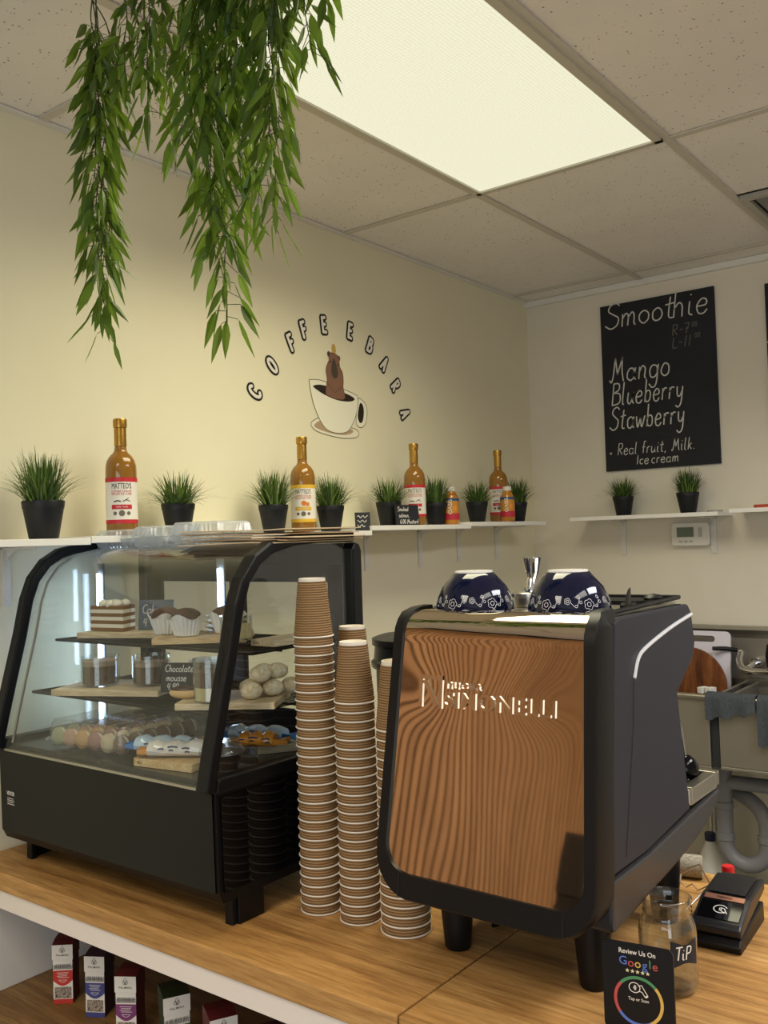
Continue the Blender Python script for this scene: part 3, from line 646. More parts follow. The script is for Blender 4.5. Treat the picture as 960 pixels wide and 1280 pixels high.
def juice(x, y, label, col):
    t = thing('juice_bottle', label, 'bottle', (x, y, zs(y)), 0, 'small juice bottles')
    R = .0285
    part(t, 'bottle', MB().lathe([(0, .002), (.024, 0), (R, .006), (R, .045), (.0265, .06), (.0275, .075), (R, .085), (.0265, .1), (.019, .116), (.0155, .122), (.0155, .126), (0, .126)], 32), col, smooth=True)
    part(t, 'cap', MB().lathe([(.0172, .124), (.0172, .139), (.0155, .141), (0, .141)], 24), mat('cap_white', '#ded9cc', .4), smooth=True)
    aim = math.atan2(-y, -x)
    L = part(t, 'label', MB().lathe([(R+.0005, .02), (R+.0005, .06), (R+.0005, .098)], 32, closed=False), mat('juice_label', '#c98a33', .5), smooth=True)
    part(L, 'lower_band', MB().lathe([(R+.001, .018), (R+.001, .042)], 32, closed=False), mat('juice_crimson', '#b92a3c', .5), smooth=True)
    part(L, 'upper_band', MB().lathe([(R+.001, .088), (R+.001, .098)], 32, closed=False), mat('juice_blue', '#2f4f7d', .5), smooth=True)
    f = cyl_fn(R+.0018, .066, aim); k = MB(); v, fc = text2d('OASIS', .021, .01)
    k.add([f(-y-.004, x) for x, y in v], fc); part(L, 'brand_lettering', k, LABELW)
    k = MB(); f = cyl_fn(R+.0014, 0, aim); k.flat([(.014+.008*cos(a*pi/6), .062+.01*sin(a*pi/6)) for a in range(12)], f); part(L, 'fruit_picture', k, mat('fruit_orange2', '#e0912e', .5))
juice(-1.915, 2.905, 'small orange juice bottle between two grass pots on the third shelf board', mat('juice_orange', '#c27a22', .12, coat=.6))
juice(-1.885, 3.27, 'small amber juice bottle in front of the farthest syrup bottle', mat('juice_amber', '#b5781f', .12, coat=.6))

# small chalk signs on the wall shelf
def card(name, label, cx, y, z, w_, h_, rz, lines, size, lean=.12, cat='chalk sign', wd=.0022, mt=None):
    t = thing(name, label, cat, (cx, y, z), rz, None)
    M = T(rx=-lean)
    part(t, 'card', MB().box(-w_/2, w_/2, 0, .004, 0, h_, M), mt or SLATE)
    fn = lambda a, b: M @ Vector((a-w_/2, -.0008, b))
    k = MB()
    for i, s_ in enumerate(lines): hand(k, s_, fn, .009+.003*i, h_-(i+1)*h_/(len(lines)+.25), size, wd, .12, .9)
    if lines: part(t, 'chalk_lettering', k, CHALK)
    return t
random.seed(11)
card('chalk_sign', 'little upright chalk sign beside the wide chalk sign on the shelf', -1.89, 2.345, 1.6275, .05, .06, rad(52), [], .015)
k = MB()
for q, zz in enumerate((.046, .031, .016)): k.ribbon([tuple(p) for p in spline([(-.018+.005*i, zz+.004*sin(i*2.1+q)) for i in range(8-q)], 5)], .002, lambda a, b: T(rx=-.12) @ Vector((a, -.0008, b)))
part([o for o in bpy.data.objects if o.name.startswith('chalk_sign')][-1], 'chalk_scribble', k, CHALK)
card('chalk_sign', 'wide chalk sign reading smoked salmon in front of a grass pot', -1.877, 2.578, 1.6437, .106, .07, rad(78), ['Smoked', 'salmon,', '6.00 Mustard'], .0142)

# ------------------------------------------------------------------ hanging greenery
def vine(name, label, stems, seed, top=CEIL-.001):
    rnd = random.Random(seed); x0, y0 = stems[0][0], stems[0][1]
    t = thing('hanging_vine', label, 'hanging plant', (x0, y0, top), 0, 'artificial willow vines hanging from the ceiling')
    st = MB(); lv = MB()
    hk = MB().lathe([(0, -.03), (.009, -.028), (.01, -.004), (.014, 0), (0, 0)], 12, T(x0, y0, top)); part(t, 'ceiling_hook', hk, WHITE_MET, True, True)
    for (x, y, zb, dx, dy, dens) in stems:
        L = top-.0-zb; n = max(4, int(L/.05)); P = []
        for i in range(n+1):
            f = i/n; a = min(1, f*3.5)
            P.append((x0+(x-x0)*a+dx*f*f+rnd.uniform(-.006, .006), y0+(y-y0)*a+dy*f*f+rnd.uniform(-.006, .006), top-.028-(L-.028)*f))
        S_ = spline(P, 5); st.tube(S_, [.0013*(1-.5*i/len(S_)) for i in range(len(S_))], 5)
        step = .0058/dens; acc = 0; side = rnd.random()*6
        tot = sum((S_[i+1]-S_[i]).length for i in range(len(S_)-1)); s = .06
        while s < tot:
            q = 0
            for i in range(len(S_)-1):
                l_ = (S_[i+1]-S_[i]).length
                if q+l_ >= s: p = S_[i].lerp(S_[i+1], (s-q)/l_); break
                q += l_
            side += 2.4+rnd.uniform(-.5, .5)
            for rep in range(1):
                a = side+rnd.uniform(-.4, .4); d = Vector((cos(a), sin(a), 0)); tip = s/tot > .93
                twig = d*rnd.uniform(.006, .028)+Vector((0, 0, -rnd.uniform(.0, .02)))
                b0 = p+twig
                fall = rnd.uniform(.35, 2.3) if not tip else rnd.uniform(.9, 2.2)
                di = (d*rnd.uniform(.55, 1.0)+Vector((0, 0, -fall-.35))).normalized()
                ln = rnd.uniform(.045, .078); wv = ln*rnd.uniform(.09, .125)
                sd = di.cross(Vector((rnd.uniform(-1, 1), rnd.uniform(-1, 1), rnd.uniform(-.4, .4)))).normalized(); nn = sd.cross(di)
                bend = nn*ln*rnd.uniform(-.1, .1)
                vs = [b0]
                for tt, ww in ((.14, .62), (.36, 1.0), (.68, .62)):
                    m_ = b0+di*ln*tt+bend*tt*tt
                    vs += [m_-sd*wv*ww, m_+nn*wv*.25, m_+sd*wv*ww]
                vs.append(b0+di*ln+bend)
                lv.add(vs, [(0, 1, 2), (0, 2, 3), (1, 4, 5, 2), (2, 5, 6, 3), (4, 7, 8, 5), (5, 8, 9, 6), (7, 10, 8), (8, 10, 9)])
                st.tube([p, b0], .0007, 3)
            s += step*rnd.uniform(.6, 1.4)
    part(t, 'stems', st, STEM, True); part(t, 'leaves', lv, WILLOW, True)
VY = 1.05
vine('v', 'leftmost long vine of narrow green leaves, hanging alone to its tip', [(-1.46, VY, 2.05, .01, 0, 1.0), (-1.43, VY-.02, 2.12, .0, .01, 1.0), (-1.48, VY+.03, 2.2, -.0, 0, .9), (-1.44, VY+.02, 2.38, .0, 0, .9), (-1.46, VY-.01, 1.99, .03, 0, .5)], 5)
vine('v', 'short vine tuft hanging between the leftmost and middle vines', [(-1.31, VY+.0, 2.36, .0, 0, .9), (-1.27, VY-.03, 2.42, .0, 0, .9), (-1.34, VY-.02, 2.44, .0, 0, .9), (-1.29, VY+.03, 2.42, .0, 0, .9)], 6)
vine('v', 'long middle vine of green leaves reaching down above the cup logo', [(-1.12, VY, 1.96, .0, 0, .9), (-1.14, VY-.03, 2.06, .03, 0, 1.0), (-1.19, VY+.03, 2.2, .0, 0, 1.0), (-1.20, VY-.01, 2.28, -.01, 0, 1.0), (-1.10, VY+.02, 2.12, .0, 0, .9), (-1.15, VY+.02, 2.3, .0, 0, 1.0), (-1.07, VY-.02, 2.34, .0, 0, .9)], 8)
vine('v', 'right vine of loose green leaf sprays beside the ceiling light', [(-1.0, VY, 2.1, -.01, 0, .8), (-.97, VY-.03, 2.2, .0, 0, .8), (-1.03, VY+.03, 2.26, .0, 0, .9), (-.95, VY+.01, 2.34, .03, 0, .7), (-1.0, VY+.02, 2.4, -.02, 0, .9), (-1.05, VY, 2.16, .02, 0, .6)], 9)
vine('v', 'sparse short vine sprays overlapping the left edge of the ceiling light', [(-.89, VY, 2.5, .03, 0, .5), (-.86, VY-.03, 2.54, .05, 0, .5), (-.93, VY+.03, 2.44, .02, 0, .6), (-.9, VY-.04, 2.5, .0, 0, .6)], 12)

# ------------------------------------------------------------------ display case
CX0, CX1 = -2.0, -1.27
PROF = [(1.147, .952), (1.137, .972), (1.133, 1.152), (1.149, 1.217), (1.179, 1.331), (1.198, 1.401), (1.216, 1.481), (1.233, 1.524), (1.262, 1.558), (1.298, 1.578), (1.359, 1.591), (1.43, 1.595), (1.545, 1.595), (1.562, 1.59), (1.568, 1.575), (1.568, .952)]
GL = PROF[2:13]                                    # the glazed run of the profile, front base to roof
def offs(pts, d):
    out = []
    for i in range(len(pts)):
        a = Vector(pts[max(i-1, 0)]); b = Vector(pts[min(i+1, len(pts)-1)]); tt = (b-a).normalized(); out.append((pts[i][0]+tt.y*d, pts[i][1]-tt.x*d))
    return out
t = thing('display_case', 'black countertop pastry display case with curved glass front and roof', 'display case', ((CX0+CX1)/2, 1.35, CT))
b = MB(); b.prism([(1.15, .952), (1.140, .972), (1.137, 1.15), (1.566, 1.15), (1.566, .952)], CX0+.006, CX1-.006, 'x'); part(t, 'cabinet_base', b, BLACK_PL, True)
fp = MB(); fp.prism([(1.1365, .972), (1.1330, 1.150), (1.1368, 1.150), (1.1398, .972)], CX0+.012, CX1-.012, 'x'); F_ = part(t, 'front_panel', fp, BLACK_GLOSS, True)
nrm = Vector((0, -.173, -.023)).normalized()
fb = plane_fn((-1.965, 1.1357, 1.03), (1, 0, 0), (0, -.0035, .178), .0006)
bd = MB(); bd.flat([(0, 0), (.036, 0), (.036, .036), (0, .036)], fb); BDG = part(F_, 'badge', bd, INK, True)
fb = plane_fn((-1.965, 1.1357, 1.03), (1, 0, 0), (0, -.0035, .178), .0012)
k = MB(); width_txt(k, 'VEVOR', fb, .018, .0275, .03, .012, off=.02)
for q in range(4): k.ribbon([(.004, .004+.0042*q), (.032-.004*(q % 2), .004+.0042*q)], .0013, fb)
part(BDG, 'badge_lettering', k, LABELW, True)
sp = MB(); sp.prism([(1.15, .972), (1.146, 1.143), (1.56, 1.143), (1.56, .972)], CX1-.0055, CX1-.0015, 'x'); part(t, 'side_panel', sp, BLACK_GLOSS, True)
inn = offs(GL, -.023)
for x0, x1, lb in ((CX0, CX0+.03, None), (CX1-.032, CX1, None)):
    fr = MB(); o_ = GL; n = len(o_); vs = []
    loops = []
    for (a, c) in zip(o_, inn): loops.append([(x0, *a), (x1, *a), (x1, *c), (x0, *c)])
    fr.loft(loops); fr.prism([(1.535, 1.148), (1.535, 1.58), (1.545, 1.595), (1.562, 1.59), (1.568, 1.575), (1.568, 1.148)], x0, x1, 'x')
    fr.prism([(1.134, 1.15), (1.140, 1.176), (1.56, 1.176), (1.56, 1.15)], x0, x1, 'x')
    part(t, 'side_frame', fr, BLACK, True, bev=.004)
g = MB(); loops = []
for (a, c) in zip(offs(GL, -.003), offs(GL, -.008)): loops.append([(CX0+.03, *a), (CX1-.032, *a), (CX1-.032, *c), (CX0+.03, *c)])
g.loft(loops); part(t, 'curved_glass', g, GLASS, True, True)
side = [(y, z) for y, z in inn if z > 1.176 and y < 1.53]+[(1.54, 1.572), (1.54, 1.175), (1.158, 1.175)]
for x in (CX0+.012, CX1-.016): part(t, 'side_glass', MB().prism(side, x, x+.004, 'x'), GLASS, True)
for (a, c) in ((CX0+.03, CX1-.032),): part(t, 'front_sill', MB().box(a, c, 1.134, 1.146, 1.1505, 1.156), STEELB, True)
rl = MB(); rl.tube([(CX0+.034, y+.016, z-.003) for y, z in GL[:8]], .0035, 6); part(t, 'light_strip_channel', rl, STEELB, True, True)
ZB, ZT = 1.15, 1.593
for a in ((CX0+.03, CX1-.032, ZT-.045, ZT), (CX0+.03, CX1-.032, ZB+.001, ZB+.03)): part(t, 'rear_rail', MB().box(a[0], a[1], 1.548, 1.567, a[2], a[3]), BLACK, True)
for (a, c, yy) in ((CX0+.03, -1.62, 1.55), (-1.66, CX1-.032, 1.54)):
    d = MB()
    for q in ((a, a+.045, ZB+.03, ZT-.045), (c-.045, c, ZB+.03, ZT-.045), (a, c, ZB+.03, ZB+.07), (a, c, ZT-.085, ZT-.045)): d.box(q[0], q[1], yy, yy+.009, q[2], q[3])
    D = part(t, 'sliding_door', d, BLACK, True); part(D, 'door_glass', MB().box(a+.045, c-.045, yy+.003, yy+.006, ZB+.07, ZT-.085), GLASS, True)
part(t, 'deck', MB().box(CX0+.031, CX1-.033, 1.147, 1.547, 1.1505, 1.166), mat('deck_dark', '#2b2a29', .25), True)
for (z, y0) in ((1.385, 1.268), (1.272, 1.205)):
    s = MB(); s.tube([(CX0+.036, y0, z), (CX1-.036, y0, z), (CX1-.036, 1.53, z), (CX0+.036, 1.53, z)], .0035, 6, cyc=True)
    x = CX0+.05
    while x < CX1-.04: s.tube([(x, y0, z+.002), (x, 1.53, z+.002)], .0016, 5); x += .0145
    for yy in (y0+.08, y0+.18): s.tube([(CX0+.036, yy, z-.003), (CX1-.036, yy, z-.003)], .0025, 5)
    part(t, 'wire_shelf', s, mat('wire_black', '#242424', .25, metal=.6), True, True)
for (x, y, z0, z1) in ((CX0+.04, 1.385, 1.17, 1.535), (-1.69, 1.536, 1.20, 1.54)):
    part(t, 'led_channel', MB().box(x-.013, x+.013, y+.004, y+.009, z0-.01, z1+.025), mat('led_back', '#6f6f6c', .4), True)
    part(t, 'led_tube', MB().tube([(x, y, z0), (x, y, z1)], .0048, 8), LED, True, True)
for (x, s_) in ((CX0+.075, 1), (CX1-.015, -1)):
    for (y, dy) in ((1.19, 1), (1.53, -1)):
        ft = MB(); ft.prism([(x, .9), (x, .9525), (x-s_*.012, .9525), (x-s_*.008, .9)], y-.004, y+.07*dy, 'y') if False else None
        e0 = x if s_ < 0 else x-.035
        ft.box(min(e0, e0+s_*.02), max(e0, e0+s_*.02), *((y-.012, y) if dy > 0 else (y, y+.012)), .9, .953)
        xo = e0
        ft.box(xo-.006, xo+.006, min(y, y+.065*dy), max(y, y+.065*dy), .9, .953)
        part(t, 'foot', ft, BLACK_PL, True, bev=.002)

# things on the roof: clear clamshell boxes, brown paper bags
CLAM = glass_thin('clamshell_plastic', '#f2f5f6', .1, 2.2, milk=.34)
def clamshell(x, y, z, w_, d_, h_, rz, label):
    t = thing('clamshell_box', label, 'plastic box', (x, y, z), rz, 'clear clamshell boxes on the display case')
    for nm, z0, z1, s0, s1, in (('tray', 0, h_*.48, .86, 1.0), ('lid', h_*.5, h_, 1.0, .84)):
        m = MB(); L = []
        def ring(sc, zz, rip):
            P = rrect(-w_/2*sc, w_/2*sc, -d_/2*sc, d_/2*sc, .016, 4); q = []
            full = []
            for i in range(len(P)):
                a = Vector(P[i]); b_ = Vector(P[(i+1) % len(P)]); n_ = max(1, int((b_-a).length/.0055))
                for j in range(n_):
                    p = a.lerp(b_, j/n_); full.append(p)
            for i, p in enumerate(full):
                nn = p.normalized(); q.append((p.x+nn.x*rip*(i % 2), p.y+nn.y*rip*(i % 2), zz))
            return q
        P0 = [ring(1.0, z0, .0), ring(.985, z0+(z1-z0)*.1, .003), ring(.93, z0+(z1-z0)*.8, .0035), ring(.86, z1, .001)]
        if nm == 'tray': P0 = [ring(.86, z0, .001), ring(.93, z0+(z1-z0)*.25, .0025), ring(.985, z1-.004, .002), ring(1.02, z1, 0)]
        N = min(len(q) for q in P0); P0 = [[q[int(i*len(q)/N)] for i in range(N)] for q in P0]
        m.loft(P0, cap=True); part(t, nm, m, CLAM)
clamshell(-1.905, 1.44, 1.5965, .13, .12, .045, rad(6), 'leftmost small clear clamshell box on the display case roof')
clamshell(-1.775, 1.45, 1.5965, .12, .125, .05, rad(4), 'middle clear clamshell box of the three on the case roof')
clamshell(-1.63, 1.462, 1.5965, .16, .125, .055, rad(8), 'rightmost and tallest clear clamshell box on the case roof')
BAG = mat('kraft_bag', '#c9a983', .8); BAG2 = mat('pale_bag', '#d9c2a0', .8)
for i in range(5):
    m = MB(); L = []
    for k in range(9):
        f = k/8; zz = .0045*sin(f*3+i*.7)*f+.0008*i; x = -.15+.3*f
        L.append([(x, -.12, zz), (x, .12, zz+.001), (x, .12, zz+.0028), (x, -.12, zz+.0023)])
    m.loft(L)
    solo('paper_bag', m, BAG if i % 2 else BAG2, ('lowest', 'second from the bottom', 'middle', 'second from the top', 'topmost')[i]+' flat brown paper bag in the pile on the display case roof', 'paper bag', (-1.41+.012*(i % 3), 1.42+.008*(i % 2), 1.5965+.0065*i), rad(3*(i % 3)-2), 'paper bags on the display case', bev=0)

# ------------------------------------------------------------------ food in the case
def board(cx, cy, z, l, w_, rz, label, m=None, h_=.013, name='serving_board'):
    t = thing(name, label, 'board', (cx, cy, z), rz, 'wooden boards in the display case')
    part(t, 'plank', MB().rbox(-w_/2, w_/2, -l/2, l/2, 0, h_, .004), m or BAMBOO, bev=.001)
    k = MB(); txt(k, 'IKEA', plane_fn((-w_/2+.018, -l/2-.0006, h_/2), (1, 0, 0), (0, 0, 1)), 0, 0, .007, .01); part(t, 'printed_mark', k, INK)
    return t
ZT_, ZM_, ZL_ = 1.3893, 1.2763, 1.1665
board(-1.83, 1.392, ZT_, .22, .15, rad(-68), 'pale board under the cake slice on the top wire shelf', PALE)
board(-1.565, 1.375, ZT_, .20, .14, rad(-52), 'board under the muffins on the top wire shelf', BAMBOO)
board(-1.352, 1.42, ZT_, .16, .07, rad(0), 'narrow board behind the glass puddings on the top wire shelf', PALE)
board(-1.76, 1.30, ZM_, .26, .16, rad(-66), 'pale board under the two layered desserts on the middle shelf', PALE)
board(-1.405, 1.31, ZM_, .20, .16, rad(-58), 'board with the cream puffs on the middle wire shelf', PALE)
board(-1.465, 1.215, ZL_, .105, .15, rad(8), 'striped bamboo board under wrapped bars at the case floor front', BAMBOO, .016)
board(-1.375, 1.44, ZL_, .16, .10, rad(-35), 'pale board under wrapped bars at the back of the case floor', PALE, .016)
# cake slice
t = thing('cake_slice', 'layered brown and cream cake slice with whipped topping', 'cake', (-1.855, 1.345, ZT_+.0135), rad(25))
tri = [(-.055, 0), (.045, -.03), (.045, .03)]
CRM = mat('cream', '#f1e8d8', .6); SPO = mat('sponge_brown', '#8a6540', .9)
for i in range(7):
    part(t, 'sponge_layer' if i % 2 == 0 else 'cream_layer', MB().prism([(a*(1.0 if i % 2 else .99), c*(1.0 if i % 2 else .98)) for a, c in tri], .0085*i, .0085*(i+1)), SPO if i % 2 == 0 else CRM)
m = MB()
for a, c, r in ((-.02, 0, .012), (.005, .008, .014), (.02, -.008, .013), (.03, .012, .012), (0, -.008, .011)): m.ball((a, c, .0635), r, r, .010)
part(t, 'whipped_cream', m, CRM, smooth=True)
random.seed(21)
card('price_card', 'pale grey price card for cake leaning behind the slice and muffins', -1.765, 1.40, ZT_+.0137, .085, .07, rad(28), ['Cake', '4.90'], .02, .15, 'price card', mt=mat('card_grey', '#5d6570', .5))
card('price_card', 'black price card reading chocolate mousse on the middle shelf', -1.545, 1.285, ZM_+.0137, .088, .062, rad(24), ['Chocolate', 'mousse', '4.90'], .0145, .15, 'price card', wd=.0018)
MUF = speckle('muffin_brown', '#5a3a28', '#3f2618', 60, .9); WRAP = mat('muffin_paper', '#e8e6e2', .6)
for (x, y, lb) in ((-1.655, 1.345, 'left dark muffin in a white paper case on the top shelf'), (-1.575, 1.333, 'middle dark muffin in a white paper case on the top shelf'), (-1.535, 1.415, 'right dark muffin in a white paper case on the top shelf')):
    t = thing('muffin', lb, 'muffin', (x, y, ZT_+.0135), random.random()*3, 'dark muffins on the top shelf')
    part(t, 'cake_top', MB().lathe([(.02, .02), (.031, .03), (.034, .038), (.03, .05), (.018, .058), (0, .061)], 24), MUF, smooth=True)
    m = MB(); L = []
    for z, r in ((0, .022), (.002, .024), (.036, .036), (.043, .041)):
        L.append([((r+(.0022 if i % 2 else 0)*(z > .001))*cos(2*pi*i/48), (r+(.0022 if i % 2 else 0)*(z > .001))*sin(2*pi*i/48), z+(.006*sin(i*.55) if z > .04 else 0)) for i in range(48)])
    m.loft(L, cap=False); m.lathe([(0, .0005), (.022, .0005)], 24, closed=False); part(t, 'paper_case', m, WRAP)
def jar(x, y, z, r, h_, layers, label, group=None, name='dessert_glass', cat='dessert'):
    t = thing(name, label, cat, (x, y, z), 0, group)
    part(t, 'glass', MB().lathe([(r*.9, .0), (r, .004), (r, h_), (r-.002, h_), (r-.002, .004), (0, .004)], 32, closed=True), JARGLASS, smooth=True)
    for nm, z0, z1, m in layers: part(t, nm, MB().lathe([(0, z0), (r-.0026, z0), (r-.0026, z1), (0, z1)], 28), m, smooth=True)
    return t
MOU = mat('mousse_brown', '#5d4334', .6); MOUT = mat('mousse_pale', '#b39a84', .6); PUD = mat('pudding_cream', '#e3cf98', .5)
jar(-1.80, 1.272, ZM_+.0135, .042, .066, [('mousse', .005, .045, MOU), ('topping', .0451, .056, MOUT)], 'left round layered chocolate dessert on the middle shelf', 'round layered desserts')
jar(-1.70, 1.335, ZM_+.0135, .042, .066, [('mousse', .005, .042, MOU), ('topping', .0421, .05, MOUT)], 'right round layered chocolate dessert beside the black price card', 'round layered desserts')
jar(-1.40, 1.315, ZT_+.0135 if False else ZT_+.0003+.0132, .033, .05, [('pudding', .005, .032, PUD)], 'glass of cream pudding on the top shelf behind the front post', 'glasses of cream pudding')
jar(-1.40, 1.245, ZM_+.0135, .036, .085, [('sponge', .005, .03, PUD), ('mousse', .0301, .06, MOU)], 'tall glass dessert on the middle shelf behind the front post')
# eclairs, cream puffs
CHOC = mat('choc_glaze', '#3b2419', .25); CHOUX = mat('choux', '#d9b47c', .7); PUFF = speckle('puff_sugar', '#f3ead2', '#e2c896', 90, .8)
for (x, y, rz, lb) in ((-1.475, 1.24, .6, 'front chocolate topped eclair at the board corner on the middle shelf'), (-1.455, 1.275, .4, 'chocolate topped eclair just behind the front one')):
    t = thing('eclair', lb, 'pastry', (x, y, ZM_+.0135), rz, 'chocolate eclairs')
    part(t, 'pastry', MB().ball((0, 0, .012), .032, .014, .012), CHOUX, smooth=True); part(t, 'glaze', MB().ball((0, 0, .018), .028, .0125, .0085), CHOC, smooth=True)
pf = [(-1.345, 1.30), (-1.385, 1.335), (-1.335, 1.35), (-1.375, 1.375), (-1.325, 1.395), (-1.365, 1.355, .03), (-1.345, 1.325, .03), (-1.342, 1.372, .031)]
for i, q in enumerate(pf):
    m = MB(); m.ball((0, 0, .0165), .0215, .0215, .0165, 20, 14)
    m.v = [Vector((p.x*(1+.08*sin(9*math.atan2(p.y, p.x)+p.z*300)), p.y*(1+.08*sin(9*math.atan2(p.y, p.x)+p.z*300)), p.z)) for p in m.v]
    solo('cream_puff', m, PUFF, ('frontmost', 'left front', 'right', 'left rear', 'rearmost right', 'upper left', 'upper front', 'upper rear')[i]+' round cream puff in the heap on the middle shelf', 'pastry', (q[0], q[1], ZM_+.0135+(q[2] if len(q) > 2 else 0)), i*1.1, 'cream puffs on the middle shelf', smooth=True)
# macarons in a clear box
t = thing('macaron_box', 'long clear plastic box of macarons on the case floor', 'plastic box', (-1.725, 1.292, ZL_), rad(4))
bw, bl = .25, .262
part(t, 'tray', MB().loft([rr_ for rr_ in [[(x*.95, y*.95, 0) for x, y in rrect(-bw/2, bw/2, -bl/2, bl/2, .02)], [(x, y, .018) for x, y in rrect(-bw/2, bw/2, -bl/2, bl/2, .02)], [(x*1.03, y*1.03, .02) for x, y in rrect(-bw/2, bw/2, -bl/2, bl/2, .02)]]], cap=False), CLEARPET)
lid = MB(); lid.loft([[(x*a, y*a, z) for x, y in rrect(-bw/2, bw/2, -bl/2, bl/2, .02)] for a, z in ((1.03, .021), (.98, .026), (.95, .056), (.91, .062))], cap=False)
for i in range(6):
    x0 = -bw/2*.91+bw*.91*i/6; x1 = x0+bw*.91/6
    lid.add([(x0, -bl/2*.91, .062), (x1-.006, -bl/2*.91, .062), (x1-.006, bl/2*.91, .062), (x0, bl/2*.91, .062), (x1, -bl/2*.91, .058), (x1, bl/2*.91, .058)], [(0, 1, 2, 3), (1, 4, 5, 2)])
part(t, 'lid', lid, CLEARPET)
mc = [('green', '#a9a886'), ('peach', '#c99a80'), ('orange', '#d39f63'), ('mauve pink', '#a8716b'), ('cream', '#d9c3a0'), ('brown', '#7d604a')]
proto = {}
for i, (cn, ch) in enumerate(mc):
    for j in range(6):
        x = -bw/2*.8+bw*.8*i/5; y = -bl/2*.82+bl*.82*j/5.6
        pos = Matrix.Translation((-1.725, 1.292, ZL_)) @ Matrix.Rotation(rad(4), 4, 'Z') @ Vector((x, y, .0035))
        lb = f'{cn} macaron, {("frontmost", "second from the front", "third from the front", "third from the back", "second from the back", "rearmost")[j]} of the {cn} row in the clear box'
        if j == 0:
            o = thing('macaron', lb, 'macaron', pos, rad(4), 'macarons in the clear box'); M = T(rx=pi/2, z=.0205, y=.009)
            mm = mat('macaron_'+cn.replace(' ', '_'), ch, .6)
            for z0, sgn in ((.0, -1), (.018, 1)):
                part(o, 'shell', MB().lathe([(0, z0+sgn*.004), (.014, z0+sgn*.003), (.0195, z0-sgn*.0015), (.0205, z0-sgn*.005), (0, z0-sgn*.005)], 20, M), mm, smooth=True)
            part(o, 'filling', MB().lathe([(0, .0055), (.0185, .0055), (.0185, .0125), (0, .0125)], 20, M), CRM, smooth=True); proto[cn] = o
        else: dup(proto[cn], pos, rad(4), lb, 'macarons in the clear box')
# wrapped bars
def bar(x, y, z, rz, c1, c2, label, l=.145):
    t = thing('wrapped_bar', label, 'snack bar', (x, y, z), rz, 'wrapped snack bars in the case')
    def body(m, a, b_, r0):
        L = []
        for k in range(9):
            f = k/8; X = a+(b_-a)*f; r = r0*(1+.12*sin(k*2.2))
            L.append([(X, r*1.5*cos(q*pi/6+.1*k), r+r*sin(q*pi/6+.1*k)*(.9)) for q in range(12)])
        m.loft(L)
    m = MB(); body(m, -l/2+.015, l/2-.015, .0165); part(t, 'wrapper', m, c1, smooth=True, angle=25)
    for s_ in (-1, 1):
        m = MB(); P = [(s_*(l/2-.016), -.016), (s_*(l/2+.006), -.02), (s_*(l/2+.012), -.006), (s_*(l/2+.007), .004), (s_*(l/2+.012), .017), (s_*(l/2-.016), .016)]
        m.loft([[(a, c, .007+.004*sin(i*2)) for i, (a, c) in enumerate(P)], [(a, c, .017+.004*sin(i*2+1)) for i, (a, c) in enumerate(P)]]); part(t, 'crimped_end', m, c2)
    m = MB(); f_ = lambda a, b_: Vector((a, -.019+.0*b_, .013+b_))
    for q, (u0, v0, ln_) in enumerate(((-.034, .004, .012), (-.014, .008, .02), (-.012, .001, .009), (.014, .005, .016), (.02, -.002, .01))): m.ribbon([(u0, v0), (u0+ln_*.5, v0+.0012), (u0+ln_, v0)], .003, lambda a, b_: Vector((a, -.0262, .0165+b_)))
    part(t, 'printing', m, mat('wrapper_ink', '#1d2f55', .4))
    return t
BLU = mat('wrapper_blue', '#2f74b8', .25, coat=.3); PBL = mat('wrapper_pale', '#b9d0e6', .25, coat=.3); ORG = mat('wrapper_orange', '#d08a2e', .25, coat=.3); WHT = mat('wrapper_white', '#ddd8d2', .25, coat=.3)
bar(-1.515, 1.22, ZL_+.0165, .45, PBL, BLU, 'pale blue wrapped bar at the front left of the bamboo board')
bar(-1.455, 1.205, ZL_+.0165, .55, WHT, ORG, 'white wrapped bar with orange ends on the front bamboo board')
bar(-1.50, 1.285, ZL_+.0005, 1.0, ORG, ORG, 'orange wrapped bar standing behind the blue one at the case floor', .1)
bar(-1.42, 1.39, ZL_+.0165, .35, PBL, BLU, 'large pale blue wrapped bar with bright blue end at the back', .15)
bar(-1.375, 1.345, ZL_+.0165, .5, ORG, ORG, 'yellow orange wrapped bar right of the front post', .1)
t = thing('lidded_bowl', 'dark round plastic bowl with clear lid at the case floor corner', 'bowl', (-1.365, 1.235, ZL_))
part(t, 'bowl', MB().lathe([(.03, 0), (.042, .028), (.044, .03), (.04, .03), (.03, .004), (0, .004)], 28), mat('bowl_dark', '#3a3331', .35), smooth=True)
part(t, 'lid', MB().lathe([(.045, .031), (.044, .035), (.036, .045), (0, .047)], 28, closed=False), CLEARPET, smooth=True)
# stack of pale ripple plates at the back of the shelves
PLT = mat('plate_pale', '#d8d0c0', .5)
for i in range(5):
    solo('small_plate', MB().lathe([(0, .001), (.03, 0), (.048, .009), (.05, .01), (.048, .011), (.03, .003), (0, .003)], 32), PLT, ('lowest', 'second from the bottom', 'middle', 'second from the top', 'topmost')[i]+' pale plate in the stack on the middle wire shelf', 'plate', (-1.64, 1.455, ZM_+.0005+.0115*i), 0, 'pale plates stacked on the middle shelf', smooth=True)
    if i < 4: solo('small_plate', MB().lathe([(0, .001), (.03, 0), (.048, .009), (.05, .01), (.048, .011), (.03, .003), (0, .003)], 32), PLT, ('lowest', 'second from the bottom', 'second from the top', 'topmost')[i]+' pale plate in the stack behind the muffins, top shelf', 'plate', (-1.61, 1.48, ZT_+.0005+.0115*i), 0, 'pale plates stacked on the top shelf', smooth=True)

